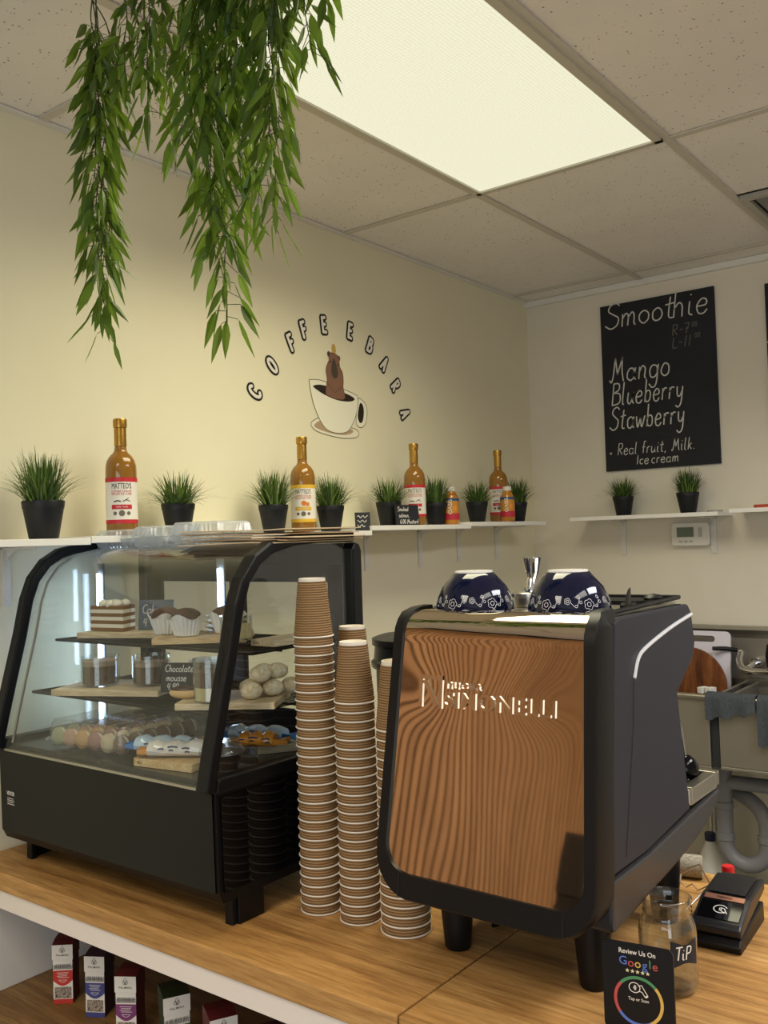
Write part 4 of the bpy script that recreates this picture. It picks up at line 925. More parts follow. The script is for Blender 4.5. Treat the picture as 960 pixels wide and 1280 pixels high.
# ------------------------------------------------------------------ paper cup stacks
def cup_meshes(r, h_):
    t_ = h_; sl_ = (r-.0275/.0385*r)/t_
    R = lambda z: r-.0012-(r*.286)*(z/t_)
    b = MB(); pr = []
    for k in range(9): a = -pi/2+2*pi*k/8; pr.append((r+.0004+.0015*cos(a), .0016+.0015*sin(a)))
    b.lathe(pr, 40, closed=False)
    b.lathe([(R(.003)-.0006, .003), (R(t_*.95)-.0006, t_*.95)], 40, closed=False)
    rt = R(t_)
    b.lathe([(rt+.0004, t_*.945), (rt, t_), (rt-.0016, t_), (rt-.0022, t_-.007), (0, t_-.007)], 40, closed=False)
    s = MB(); pr = []; n = 74
    for k in range(n+1):
        z = .0034+(t_*.945-.0034)*k/n; pr.append((R(z)+.0009+.0007*(.5+.5*sin(z*2*pi/.0034)), z))
    s.lathe(pr, 40, closed=False)
    return b.mesh('paper_cup', CUPW, True, 60), s.mesh('ripple_sleeve', KRAFT, True, 80)
ORD = ['topmost', 'second', 'third', 'fourth', 'fifth', 'sixth', 'seventh', 'eighth', 'ninth', 'tenth', 'eleventh', 'twelfth', 'thirteenth', 'fourteenth', 'fifteenth', 'sixteenth', 'seventeenth', 'eighteenth', 'nineteenth', 'twentieth', 'twenty-first', 'twenty-second', 'twenty-third', 'twenty-fourth', 'twenty-fifth', 'twenty-sixth', 'twenty-seventh', 'twenty-eighth', 'twenty-ninth', 'thirtieth', 'bottom', 'bottom']
def stack(x, y, n, pitch, me, where, group, lean=(0, 0), first_visible=0):
    for i in range(n):
        k = n-1-i
        pl = 'topmost' if k == 0 else ('bottom' if i == 0 else ORD[k]+' from the top')
        lb = f'brown rippled paper cup, {pl} {"one " if k == 0 or i == 0 else ""}{where}'
        o = bpy.data.objects.new('paper_cup', me[0]); C.objects.link(o); o.location = (x+lean[0]*i/n+random.uniform(-.0006, .0006), y+lean[1]*i/n+random.uniform(-.0006, .0006), CT+.0003+pitch*i); o.rotation_euler = (0, 0, random.random()*6)
        tag(o, lb, 'paper cup', group)
        s = bpy.data.objects.new('ripple_sleeve', me[1]); C.objects.link(s); s.parent = o
small = cup_meshes(.0375, .112); big = cup_meshes(.0445, .122)
stack(-1.203, 1.33, 31, .0172, small, 'of the tallest cup stack', 'cups in the tallest stack')
stack(-1.111, 1.337, 25, .0166, small, 'of the middle cup stack', 'cups in the middle stack')
stack(-1.013, 1.345, 22, .0170, big, 'of the stack by the coffee machine', 'cups in the front right stack')
stack(-1.195, 1.435, 26, .0166, small, 'of the stack hidden behind the others', 'cups in the rear stack')

# ------------------------------------------------------------------ espresso machine
EX = -.768
t = thing('espresso_machine', 'black espresso machine with a polished steel back panel reflecting wood slats', 'espresso machine', (EX, 1.45, CT))
ARC = [(1.196, 1.018), (1.2, 1.04), (1.258, 1.428)]
for k in range(1, 9):
    a = pi-(pi/2-.15)*0-k*pi/16; ARC.append((1.258+.046+.046*cos(pi-k*pi/16), 1.43+.046*sin(pi-k*pi/16)))
ARC.append((1.335, 1.4765))
_l = [0]
for i in range(1, len(ARC)): _l.append(_l[-1]+(Vector(ARC[i])-Vector(ARC[i-1])).length)
SM = _l[-1]
def surf(x, s, lift=0.0):
    s = min(max(s, 0), SM); i = 1
    while i < len(_l)-1 and _l[i] < s: i += 1
    f = (s-_l[i-1])/(_l[i]-_l[i-1]); a = Vector(ARC[i-1]); b_ = Vector(ARC[i]); p = a.lerp(b_, f)
    t0 = (Vector(ARC[min(i+1, len(ARC)-1)])-Vector(ARC[max(i-2, 0)])).normalized() if False else (b_-a).normalized()
    if i > 1 and f < .5: t0 = t0.lerp((a-Vector(ARC[i-2])).normalized(), .5-f).normalized()
    elif i < len(ARC)-1 and f >= .5: t0 = t0.lerp((Vector(ARC[i+1])-b_).normalized(), f-.5).normalized()
    n_ = Vector((-t0.y, t0.x))
    return Vector((EX+x, p.x+n_.x*lift, p.y+n_.y*lift))
hwo = lambda s: .199-.014*min(1, s/.44)-(.006 if s > .47 else 0)
def U(inset, s0, r, N=14, top=SM):
    """half outline from the bottom middle, round the corner and up"""
    P = [(0, s0), ((hwo(s0)-inset-r)*.5, s0)]
    for k in range(N+1):
        a = -pi/2+pi/2*k/N; P.append((hwo(.09)-inset-r+r*cos(a), s0+r+r*sin(a)))
    for k in range(1, 31):
        s = s0+r+(top-s0-r)*k/30; P.append((hwo(s)-inset-(hwo(.09)-hwo(s))*0, s))
    return P
uo = U(0, .004, .068); ui = U(.021, .044, .045)
fr = MB()
full = lambda P: [(-x, s) for x, s in P[::-1]]+P[1:]
A, B = full(uo), full(ui)
loops = []
def back(p, d): return Vector((p.x, p.y+d, p.z))
for (xo, so), (xi, si) in zip(A, B):
    po, pi_ = surf(xo, so, .0), surf(xi, si, .0)
    po1 = surf(xo*.982, so+.003, .006); pi1 = surf(xi, si, .006)
    dn = Vector((0, .05, 0)) if so < .44 else Vector((0, .05*max(0, 1-(so-.44)/.06), -.03*min(1, (so-.44)/.06)))
    loops.append([po, po1, pi1, pi_, pi_+dn*.2, po+dn])
fr.loft(loops); FRM = part(t, 'frame', fr, FRAMEB, True, True, 50)
for sg in (-1, 1):
    gm = MB(); gm.tube([surf(sg*.145, .006, .0068), surf(sg*.145, .045, .0066)], .0007, 4); part(FRM, 'frame_joint', gm, INK, True)
pn = MB(); NS, NX = 150, 110; s0 = .044
import mathutils
def bulge(x, s):
    z = s-.335; A_ = .0033*math.exp(-(abs(x+.012)/.118)**3)*math.exp(-(z/.045)**2)
    A_ += .0012*math.exp(-(abs(x)/.15)**4)*math.exp(-((s-.40)/.05)**2)
    A_ += .00035*sin(x*15+s*3)*sin(s*9+1.0)+.00005*sin(x*40+s*11)
    e = max(0, 1-abs(abs(x)-hwo(s)+.021)/.012)
    return A_*(1-e*.0)
for j in range(NS+1):
    s = s0+(SM-s0)*j/NS; q = s-s0; hw = hwo(max(s, .09))-.021
    if q < .045: hw = hw-.045+math.sqrt(max(0, .045**2-(.045-q)**2))
    for i in range(NX+1):
        x = hw*(-1+2*i/NX); pn.v.append(surf(x, s, .0015+bulge(x, s)))
for j in range(NS):
    for i in range(NX):
        a = j*(NX+1)+i; pn.f.append((a, a+1, a+NX+2, a+NX+1)); pn.m.append(0)
PNL = part(t, 'steel_back_panel', pn, STEEL, True, True, 180)
def txt3d(mb, s_, fn, cx, cy, size, depth, wd=None, off=0):
    v, f = text2d(s_, size, off); x0 = min(a for a, b in v); x1 = max(a for a, b in v); sx = 1 if wd is None else wd/(x1-x0)
    V0 = [fn(cx+x*sx, cy+y, 0) for x, y in v]; V1 = [fn(cx+x*sx, cy+y, depth) for x, y in v]; n = len(V0); cnt = {}
    for q in f:
        for a, b in zip(q, q[1:]+q[:1]): cnt.setdefault((min(a, b), max(a, b)), []).append((a, b))
    mb.add(V0+V1, [tuple(n+i for i in q) for q in f]+[(e[0][0], e[0][1], n+e[0][1], n+e[0][0]) for e in cnt.values() if len(e) == 1])
lg = MB(); f3 = lambda x, y, d: surf(x, .335+y, .0012+bulge(x, .335+y)+d)
txt3d(lg, 'SIMONELLI', f3, .025, -.012, .036, .003, .195, .012); txt3d(lg, 'nuova', f3, -.04, .014, .024, .003, .065, .01)
for a in ((-.125, -.118, -.026, .026), (-.086, -.079, -.026, .026), (-.125, -.079, .019, .026)):
    lg.add([f3(x, y, d) for d in (0, .003) for y in (a[2], a[3]) for x in (a[0], a[1])], [(4, 5, 7, 6), (0, 1, 5, 4), (2, 6, 7, 3), (0, 4, 6, 2), (1, 3, 7, 5)])
lg.add([f3(x, y, d) for d in (0, .003) for x, y in ((-.118, .016), (-.111, .019), (-.086, -.02), (-.093, -.026))], [(4, 5, 6, 7), (0, 1, 5, 4), (1, 2, 6, 5), (2, 3, 7, 6), (3, 0, 4, 7)])
part(PNL, 'embossed_lettering', lg, mat('lettering_steel', '#e0d4c4', .16, metal=1), True)
# body: side profile swept across, a little narrower towards the top
body = [(1.262, 1.10), (1.325, 1.462), (1.345, 1.468), (1.645, 1.466), (1.66, 1.452), (1.669, 1.395), (1.655, 1.37), (1.568, 1.32), (1.572, 1.28), (1.592, 1.118), (1.40, 1.10)]
def sweep(pr, hw0, hw1, z0=1.02, z1=1.47):
    m = MB(); H = lambda z: hw0+(hw1-hw0)*(z-z0)/(z1-z0)
    m.loft([[(EX+sg*H(z), y, z) for y, z in pr] for sg in (-1, 1)]); return m
part(t, 'housing', sweep(body, .184, .168), BLACK_PL, True)
for sg in (-1, 1):
    m = MB(); H = lambda z: .193-(z-1.02)/.45*.012
    m.loft([[(EX+sg*(H(z)-.012), y, z) for y, z in body], [(EX+sg*H(z), y, z) for y, z in body]]); SP = part(t, 'side_panel', m, CHARC, True, bev=.004)
    ln = spline([(1.655, 1.447), (1.55, 1.433), (1.44, 1.412), (1.405, 1.398), (1.385, 1.37)], 6); m = MB(); m.tube([(EX+sg*(H(z)+.0008), y, z) for y, z in ln], .0034, 8); part(SP, 'silver_trim', m, mat('silver_trim', '#e8e8ea', .35, metal=.3), True, True)
    ln = [(1.383, 1.365), (1.372, 1.30), (1.315, 1.115)]; m = MB(); m.tube([(EX+sg*(H(z)+.0001), y, z) for y, z in ln], .0011, 4); part(SP, 'panel_seam', m, INK, True)
basep = [(1.255, 1.022), (1.255, 1.096), (1.40, 1.098), (1.594, 1.113), (1.738, 1.122), (1.736, 1.112), (1.722, 1.098), (1.69, 1.083), (1.63, 1.066), (1.53, 1.05), (1.42, 1.038), (1.33, 1.028)]
m = MB(); m.loft([[(EX+sg*.194, y, z) for y, z in basep] for sg in (-1, 1)]); part(t, 'base_cover', m, BASEG, True, bev=.006)
m = MB(); m.prism(rrect(EX-.192, EX+.192, 1.585, 1.742, .02), 1.122, 1.128, 'z'); 
for a in ((EX-.192, EX+.192, 1.585, 1.6), (EX-.192, EX+.192, 1.722, 1.742), (EX-.192, EX-.172, 1.6, 1.722), (EX+.172, EX+.192, 1.6, 1.722)): m.box(a[0], a[1], a[2], a[3], 1.126, 1.152)
TR = part(t, 'drip_tray', m, STEELB, True, bev=.002)
m = MB(); x = EX-.165
while x < EX+.165: m.box(x, x+.006, 1.603, 1.72, 1.142, 1.147); x += .014
part(TR, 'drip_grate', m, CHROME, True)
# group head and portafilter
m = MB(); m.lathe([(.0, 1.30), (.034, 1.30), (.036, 1.265), (.034, 1.25), (0, 1.25)], 28, T(EX, 1.625, 0)); part(t, 'group_head', m, CHROME, True, True)
m = MB(); m.lathe([(0, 1.225), (.03, 1.225), (.033, 1.249), (0, 1.249)], 28, T(EX, 1.625, 0)); PF = part(t, 'portafilter', m, CHROME, True, True)
m = MB(); m.tube([(EX, 1.65, 1.238), (EX, 1.70, 1.234), (EX, 1.78, 1.226), (EX, 1.80, 1.224)], [.008, .011, .014, .012], 12); part(PF, 'portafilter_handle', m, BLACK_PL, True, True)
kn = MB(); kn.ball((EX+.15, 1.685, 1.162), .024, .024, .026); part(t, 'black_knob', kn, BLACK_GLOSS, True, True)
m = MB(); m.tube([(EX+.15, 1.60, 1.325), (EX+.152, 1.66, 1.24), (EX+.15, 1.68, 1.185)], .005, 8); part(t, 'steam_wand', m, CHROME, True, True)
# cup tray on top with a low rail
m = MB(); m.box(EX-.16, EX+.16, 1.335, 1.64, 1.466, 1.470); part(t, 'cup_tray', m, STEELB, True)
m = MB(); m.tube([(EX-.165, 1.34, 1.474), (EX-.165, 1.645, 1.478), (EX+.165, 1.645, 1.478), (EX+.165, 1.34, 1.474)], .004, 8); part(t, 'tray_rail', m, BLACK, True, True)
m = MB(); m.prism(rrect(EX-.05, EX+.13, 1.55, 1.64, .02), 1.4702, 1.477, 'z'); part(t, 'tank_lid', m, BLACK_PL, True)
for x in (EX-.128, EX+.122):
    for y in (1.335, 1.63):
        m = MB(); m.lathe([(0, .9), (.02, .9), (.0225, .903), (.0255, .94), (.029, .985), (.030, 1.03), (0, 1.03)], 28, T(x, y, 0)); part(t, 'foot', m, BLACK_PL, True, True)

# things on top of the machine
def bowl(x, y, z, r, h_, label):
    t = thing('blue_bowl', label, 'bowl', (x, y, z), random.random()*6, 'upturned blue bowls on the espresso machine')
    pr = [(r-.003, .0), (r, .001), (r*.985, .012), (r*.93, .026), (r*.82, .042), (r*.66, .054), (r*.5, h_-.004), (r*.44, h_-.002), (r*.43, h_), (0, h_-.001)]
    part(t, 'bowl', MB().lathe(pr[:7]+[(r*.45, h_-.004), (0, h_-.004)], 48), NAVY, smooth=True, angle=60)
    part(t, 'white_foot_ring', MB().lathe([(r*.485, h_-.0045), (r*.475, h_-.001), (r*.43, h_-.0005), (0, h_-.001)], 40, closed=False), PORC, smooth=True)
    def sp(u, v):
        a = u/r; q = [(r, .001), (r*.985, .012), (r*.93, .026), (r*.82, .042)]; rr = r*.82
        for (r0, z0), (r1, z1) in zip(q, q[1:]):
            if z0 <= v <= z1: rr = r0+(r1-r0)*(v-z0)/(z1-z0)
        return Vector(((rr+.0007)*cos(a), (rr+.0007)*sin(a), v))
    m = MB(); n = 12
    for i in range(n):
        u = 2*pi*r*i/n
        big_ = i % 2 == 0; R = .0085 if big_ else .005; cz = .0165 if big_ else .022
        P = [(u+R*(.78+.24*abs(cos(2.5*a)))*cos(a), cz+R*(.78+.24*abs(cos(2.5*a)))*sin(a)) for a in [2*pi*k/40 for k in range(41)]]; m.ribbon(P, .0007, sp)
        P = [(u+R*.4*cos(a), cz+R*.4*sin(a)) for a in [2*pi*k/14 for k in range(15)]]; m.ribbon(P, .0008, sp)
        v2 = u+pi*r/n
        m.ribbon([tuple(p) for p in spline([(u+R, cz-.002), (v2-.004, .012), (v2, .02), (v2+.003, .028)], 5)], .0006, sp)
        for (du, dz) in ((0, .028), (.004, .02), (-.004, .014)):
            m.ribbon([(v2+du+.0022*cos(a), dz+.0022*sin(a)) for a in [2*pi*k/10 for k in range(11)]], .0006, sp)
    part(t, 'floral_pattern', m, PORC)
bowl(-.858, 1.365, 1.4705, .068, .07, 'upturned navy bowl with white flowers, left on the espresso machine')
bowl(-.690, 1.385, 1.4705, .068, .07, 'upturned navy bowl with white flowers, right on the espresso machine')
t = thing('round_tin', 'round steel tin between the two blue bowls', 'tin', (-.81, 1.475, 1.4705))
part(t, 'tin', MB().lathe([(0, 0), (.027, 0), (.028, .002), (.028, .017), (.0295, .018), (.0295, .024), (.027, .026), (0, .026)], 36), STEELB, smooth=True)
t = thing('jigger', 'double ended steel jigger standing between the blue bowls', 'jigger', (-.805, 1.475, 1.497))
part(t, 'lower_cup', MB().lathe([(0, .0), (.016, 0), (.0155, .008), (.008, .026), (0, .026)], 28), CHROME, smooth=True)
part(t, 'upper_cup', MB().lathe([(.008, .026), (.012, .035), (.017, .06), (.0175, .0605), (.016, .06), (.008, .03), (0, .03)], 28), CHROME, smooth=True)
t = thing('cleaning_brush', 'small brush with dark upright bristle tufts beside the right blue bowl', 'brush', (-.625, 1.47, 1.4705), rad(20))
part(t, 'handle', MB().rbox(-.012, .012, -.03, .035, 0, .008, .005), BLACK_PL)
for i in range(6):
    m = MB(); m.tube([(0, -.026+.0105*i, .008), (.001, -.027+.0105*i, .022), (.003, -.031+.0105*i, .034)], [.0042, .003, .0008], 8); part(t, 'bristle_tuft', m, mat('bristle', '#3a332c', .7), smooth=True)
solo('tamper_mat', MB().lathe([(0, 0), (.016, 0), (.017, .004), (.012, .009), (0, .011)], 24), BLACK_PL, 'small round black pad at the back right of the espresso machine top', 'pad', (-.625, 1.58, 1.4775), smooth=True)

# ------------------------------------------------------------------ things on the worktop, right side
t = thing('tip_jar', 'empty glass mason jar with a chalk TIP label', 'jar', (-.550, 1.395, CT))
r = .0435
part(t, 'glass', MB().lathe([(0, .003), (.034, .001), (.041, .006), (r, .014), (r, .088), (.0415, .1), (.0375, .110), (.0355, .114), (.0355, .117), (.0372, .119), (.0355, .122), (.0372, .125), (.0355, .128), (.0372, .132), (.0378, .138), (.036, .1395), (.0342, .138), (.0335, .114), (.0385, .1), (.041, .088), (.041, .014), (.036, .006), (0, .007)], 48, closed=False), JARGLASS, smooth=True, angle=70)
m = MB(); f = cyl_fn(r+.0006, .068, math.atan2(-1.41, .538)+.62); n = 14
P0 = [(-.024+.048*i/n, -.0165-.003*cos(i/n*2*pi)) for i in range(n+1)]; P1 = [(-.024+.048*i/n, .0165+.003*cos(i/n*2*pi)) for i in range(n+1)]
m.add([f(*p) for p in P0]+[f(*p) for p in P1], [(i, i+1, n+2+i, n+1+i) for i in range(n)]); L = part(t, 'chalk_label', m, SLATE, smooth=True)
m = MB(); f = cyl_fn(r+.0012, .068, math.atan2(-1.41, .538)+.62); hand(m, 'TiP', f, -.018, -.008, .019, .002, .12, .9); part(L, 'chalk_lettering', m, LABELW)

t = thing('review_sign', 'black plastic stand sign asking for reviews in front of the tip jar', 'sign', (-.532, 1.235, CT), rad(9))
part(t, 'plate', MB().prism(rrect(-.049, .049, .004, .126, .008), 0, .004, 'y'), BLACK_PL)
m = MB(); m.box(-.04, .04, -.004, .03, 0, .0042); part(t, 'stand', m, BLACK_PL)
fn = plane_fn((0, -.0004, 0), (1, 0, 0), (0, 0, 1), .0002)
m = MB(); width_txt(m, 'Review Us On', fn, 0, .115, .05, .0095, off=.012); part(t, 'heading', m, LABELW)
cols = {'b': mat('sign_blue', '#5b78c8', .5), 'r': mat('sign_red', '#c0504d', .5), 'y': mat('sign_yellow', '#d8b45a', .5), 'g': mat('sign_green', '#4f8f5e', .5)}
adv = {'G': .0118, 'o': .0092, 'g': .0092, 'l': .0045, 'e': .0088}; x = -.0255
for ch, cc in zip('Google', 'bryb gr'.replace(' ', '')):
    w_ = adv[ch]; m = MB(); txt(m, ch, fn, x+w_/2, .1015-(.002 if ch == 'g' else 0)-(.0015 if ch in 'oe' else 0), .0165, .006); part(t, 'coloured_letter', m, cols[cc]); x += w_+.0003
for i in range(5):
    m = MB(); m.flat([((-.014+.007*i)+(.0032 if k % 2 == 0 else .0013)*sin(k*pi/5), .089+(.0032 if k % 2 == 0 else .0013)*cos(k*pi/5)) for k in range(10)][::-1], fn); part(t, 'star', m, mat('star_cream', '#e6dcb0', .5))
for a0, a1, cc in ((42, 138, 'g'), (138, 215, 'r'), (215, 300, 'b'), (300, 402, 'y')):
    m = MB(); m.ribbon([(.032*cos(rad(a0+(a1-a0)*k/20)), .049+.032*sin(rad(a0+(a1-a0)*k/20))) for k in range(21)], .0042, fn); part(t, 'ring_segment', m, cols[cc])
m = MB()
m.ribbon([(-.005+.0075*cos(a), .067+.0068*sin(a)) for a in [2*pi*k/24 for k in range(25)]], .0011, fn)
for q in (.0015, .003, .0045): m.ribbon([(-.0075+q*cos(a), .067+q*sin(a)) for a in [-.9+1.8*k/8 for k in range(9)]], .001, fn)
m.ribbon([(-.0, .070), (.005, .0715), (.0075, .067), (.013, .0585)], .0011, fn); m.ribbon([(.0005, .063), (.005, .0625), (.0095, .056)], .0011, fn); m.ribbon([(.0095, .056), (.013, .0585)], .0025, fn)
part(t, 'tap_symbol', m, LABELW)
m = MB(); width_txt(m, 'Tap or Scan', fn, 0, .051, .028, .0062, off=.004); part(t, 'caption', m, LABELW)

t = thing('card_reader', 'black handheld card reader on its dock beside the tip jar', 'card reader', (-.535, 1.632, CT), rad(3))
side = lambda P, x0, x1: MB().loft([[(x, y, z) for y, z in P] for x in (x0, x1)])
part(t, 'dock', side([(-.075, 0), (-.08, .012), (-.07, .022), (.0, .03), (.085, .036), (.088, 0)], -.040, .040), BLACK_PL, bev=.003)
body = [(-.076, .026), (-.079, .040), (-.07, .046), (-.045, .0545), (-.022, .063), (-.01, .067), (.09, .072), (.095, .066), (.093, .052), (-.02, .034)]
BD = part(t, 'body', side(body, -.041, .041), mat('reader_black', '#1d1c1e', .35), bev=.004)
m = side([(-.02, .0646), (-.009, .0686), (-.0095, .0692), (-.0205, .0652)], -.033, .033); CO = part(BD, 'copper_strip', m, mat('copper_strip', '#a5725c', .35, metal=.4))
rx = Vector((0, .0125, .0043)).normalized()
fn = plane_fn((0, -.0145, .0676), (1, 0, 0), rx, .0003); m = MB(); txt(m, 'ingenico', fn, 0, 0, .0075, .01); part(CO, 'brand_lettering', m, INK)
m = side([(-.064, .0487), (-.024, .0635), (-.0245, .0641), (-.0645, .0493)], -.034, .034); SC = part(BD, 'screen_panel', m, BLACK_GLOSS)
fn = plane_fn((0, -.043, .0573), (1, 0, 0), Vector((0, .04, .0148)), .0004); m = MB()
m.ribbon([(.011*cos(a), .009*sin(a)) for a in [.4+5.4*k/24 for k in range(25)]], .0016, fn)
for q in (.003, .0055): m.ribbon([(-.004+q*cos(a), q*sin(a)) for a in [-.9+1.8*k/8 for k in range(9)]], .0013, fn)
m.ribbon([(.0, .003), (.006, .002), (.012, -.009)], .0016, fn); m.ribbon([(.0, -.003), (.004, -.005), (.008, -.009)], .0016, fn); part(SC, 'contactless_symbol', m, LABELW)
m = side([(.0, .0694), (.088, .0735), (.088, .0745), (.0, .0704)], -.03, .03); part(BD, 'back_plate', m, mat('reader_back', '#232225', .3))

t = thing('red_cap_bottle', 'small bottle with ribbed red cap standing behind the card reader', 'bottle', (-.578, 1.775, CT))
part(t, 'bottle', MB().lathe([(0, 0), (.016, 0), (.017, .004), (.017, .03), (.012, .036), (0, .036)], 24), mat('small_bottle', '#a3342c', .3), smooth=True)
part(t, 'red_cap', MB().lathe([(.0115, .034), (.0115, .064), (.0105, .0665), (0, .0665)], 24), mat('cap_red', '#c81e22', .35), smooth=True)
t = thing('wire_stand', 'thin bent metal wire display stand behind the tip jar', 'wire stand', (-.645, 1.78, CT))
m = MB()
W1 = [(-.676, 1.78, .9018), (-.668, 1.775, .934), (-.653, 1.778, .947), (-.634, 1.78, .957), (-.616, 1.785, .921), (-.630, 1.70, .9018)]
m.tube(W1, .0016, 8); m.tube([(-.671, 1.778, .916), (-.661, 1.78, .908), (-.649, 1.78, .917), (-.639, 1.781, .906), (-.626, 1.783, .914), (-.616, 1.785, .921)], .0013, 8); m.tube([(-.668, 1.775, .934), (-.655, 1.70, .9018)], .0016, 8)
part(t, 'wire', m, STEELB, True, True)
m = MB(); L = []
for k in range(13):
    a = k/12*2*pi*1.6; rr = .017+.0028*a/3
    L.append((rr*cos(a), rr*sin(a)))
m.tube([(-.055, 0, .0215), (.05, 0, .0215)], .021, 20); m.lathe([(.0215, -.052), (.0225, -.04), (.0215, .0), (.0225, .04), (.0212, .05)], 20, T(z=.0225, ry=pi/2), closed=False)
solo('woven_cloth_roll', m, speckle('woven_grey', '#a39d8c', '#7c766a', 220, .95), 'rolled grey woven cloth behind the espresso machine foot', 'cloth', (-.705, 1.85, CT+.0005), rad(15), smooth=True)
solo('paper_sheet', MB().box(-.06, .06, -.09, .09, 0, .0006), mat('paper_white', '#e8e4e4', .7), 'white paper sheet at the bottom right corner of the worktop', 'paper', (-.355, 1.315, CT+.0003), rad(-28))
solo('receipt_slip', MB().box(-.02, .02, -.03, .03, 0, .0005), mat('paper_white', '#e8e4e4', .7), 'small white slip of paper right of the card reader', 'paper', (-.418, 1.60, CT+.0003), rad(30))
m = MB(); m.tube(spline([(-.885, 1.43, .905), (-.87, 1.46, .905), (-.83, 1.50, .905), (-.80, 1.58, .905), (-.83, 1.66, .905)], 6), .0038, 8)
solo('power_cable', m, BLACK_PL, 'black cable lying under the espresso machine', 'cable', smooth=True)
t = thing('black_canister', 'black round lidded canister behind the display case and cups', 'canister', (-1.24, 1.745, CT))
part(t, 'body', MB().lathe([(0, 0), (.1, 0), (.105, .01), (.11, .40), (.112, .405), (0, .405)], 40), BLACK_PL, smooth=True)
part(t, 'lid', MB().lathe([(.118, .406), (.121, .41), (.121, .42), (.115, .425), (.112, .455), (.118, .458), (.118, .472), (.1, .478), (0, .48)], 40, closed=False), mat('lid_black', '#202022', .3), smooth=True)

# ------------------------------------------------------------------ tea boxes under the counter
def tea(x, y, rz, colname, col, side, label, w_=.043, d_=.05, h_=.136):
    t = thing('tea_box', label, 'tea box', (x, y, .5843), rz, 'tea boxes on the counter shelf')
    hw = w_/2; hl = h_*.745
    part(t, 'carton', MB().box(-hw, hw, 0, d_, 0, hl), side)
    lid = MB(); lid.prism([(-.0015, hl-.004), (-.0015, h_-.006), (d_*.5, h_), (d_+.0015, h_), (d_+.0015, hl-.004)], -hw-.0015, hw+.0015, 'x'); LD = part(t, 'lid', lid, side)
    fn = plane_fn((0, -.0003, 0), (1, 0, 0), (0, 0, 1), .0001)
    rc = lambda x0, x1, z0, z1, f: MB().flat([(x0, z0), (x1, z0), (x1, z1), (x0, z1)], f)
    ink = mat('tea_ink', '#5b5550', .6)
    fl = plane_fn((0, -.0018, 0), (1, 0, 0), (0, 0, 1), .0001); fl2 = plane_fn((0, -.0024, 0), (1, 0, 0), (0, 0, 1), .0001)
    LF = part(LD, 'lid_front', rc(-hw-.0015, hw+.0015, hl-.004, h_-.006, fl), LABELW)
    m = MB(); width_txt(m, 'PALMIRA', fl2, 0, hl+.006, .028, .0062, off=.004)
    for s_ in (-1, 1): m.ribbon([tuple(p) for p in spline([(0, hl+.012), (s_*.006, hl+.0155), (s_*.003, hl+.021), (0, hl+.014)], 5)], .0008, fl2)
    m.ribbon([tuple(p) for p in spline([(0, hl+.012), (-.003, hl+.02), (0, hl+.0255), (.003, hl+.02), (0, hl+.012)], 5)], .0008, fl2); part(t, 'brand_lettering', m, ink)
    part(t, 'front_face', rc(-hw, hw, 0, hl-.004, fn), LABELW)
    f2 = plane_fn((0, -.0008, 0), (1, 0, 0), (0, 0, 1), .0001); f3 = plane_fn((0, -.0012, 0), (1, 0, 0), (0, 0, 1), .0001)
    m = MB(); rnd = random.Random(x*100)
    for q in range(9):
        a = -hw+.003+(w_-.006)*q/8; b0 = hl-.026; s_ = rnd.uniform(-.5, .5)
        m.ribbon([(a, b0), (a+.002+s_*.006, b0+.012)], .0006, f2)
        for k in range(3):
            for sg in (-1, 1): m.ribbon([tuple(p) for p in spline([(a+s_*.002*k, b0+.003*k+.001), (a+sg*.003, b0+.003*k+.003), (a+sg*.0045, b0+.003*k+.006)], 3)], .0008, f2)
    part(t, 'leaf_band', m, ink)
    zb = hl-.028; m = MB(); m.flat([(-hw, zb)]+[(-hw+w_*k/10, zb-.022-.012*sin(pi*k/10)) for k in range(11)]+[(hw, zb)], f2); CB = part(t, 'colour_band', m, col)
    m = MB(); m.ribbon([(-.009+.018*k/10, zb-.021-.005*sin(pi*k/10)) for k in range(11)], .0008, f3); m.ribbon([(-.009, zb-.021), (.009, zb-.021)], .0008, f3)
    for q in range(4): m.ribbon([(-.013+.003*(q % 2), zb-.005-.0035*q), (.013-.002*(q % 3), zb-.005-.0035*q)], .001, f3)
    part(CB, 'band_print', m, LABELW)
    part(t, 'tea_window', rc(-hw+.003, hw-.003, .012, .037, f2), speckle('loose_tea_'+colname, '#b9a898', '#2a1e18', 330, .9))
    part(t, 'bottom_band', rc(-hw, hw, 0, .0105, f2), col)
    return t
DR = mat('tea_dark_red', '#5e1f22', .5); DW = mat('tea_wall_white', '#ded7cd', .5); DGR = mat('tea_dark_green', '#25301c', .5); DMG = mat('tea_dark_magenta', '#4a1826', .5)
tea(-1.877, 1.21, rad(40), 'red', mat('tea_red', '#c5392f', .5), DR, 'red banded tea box at the left end of the counter shelf')
tea(-1.765, 1.215, rad(30), 'blue', mat('tea_blue', '#474a86', .5), mat('tea_dark_blue', '#3a2a35', .5), 'blue banded tea box, second from the left on the counter shelf')
tea(-1.63, 1.195, rad(32), 'purple', mat('tea_purple', '#7d3a70', .5), DR, 'purple banded tea box, third from the left on the counter shelf')
tea(-1.475, 1.20, rad(62), 'green', mat('tea_green', '#4a6a48', .5), DGR, 'green banded tea box with dark green top on the counter shelf', .05, .055)
tea(-1.335, 1.195, rad(62), 'brown', mat('tea_brown', '#7a3c2c', .5), DR, 'tea box with brown red top right of the green one', .05, .055)
tea(-1.20, 1.19, rad(62), 'magenta', mat('tea_magenta', '#8a2c50', .5), DMG, 'rightmost tea box with dark magenta top, cut by the counter rail', .05, .055)

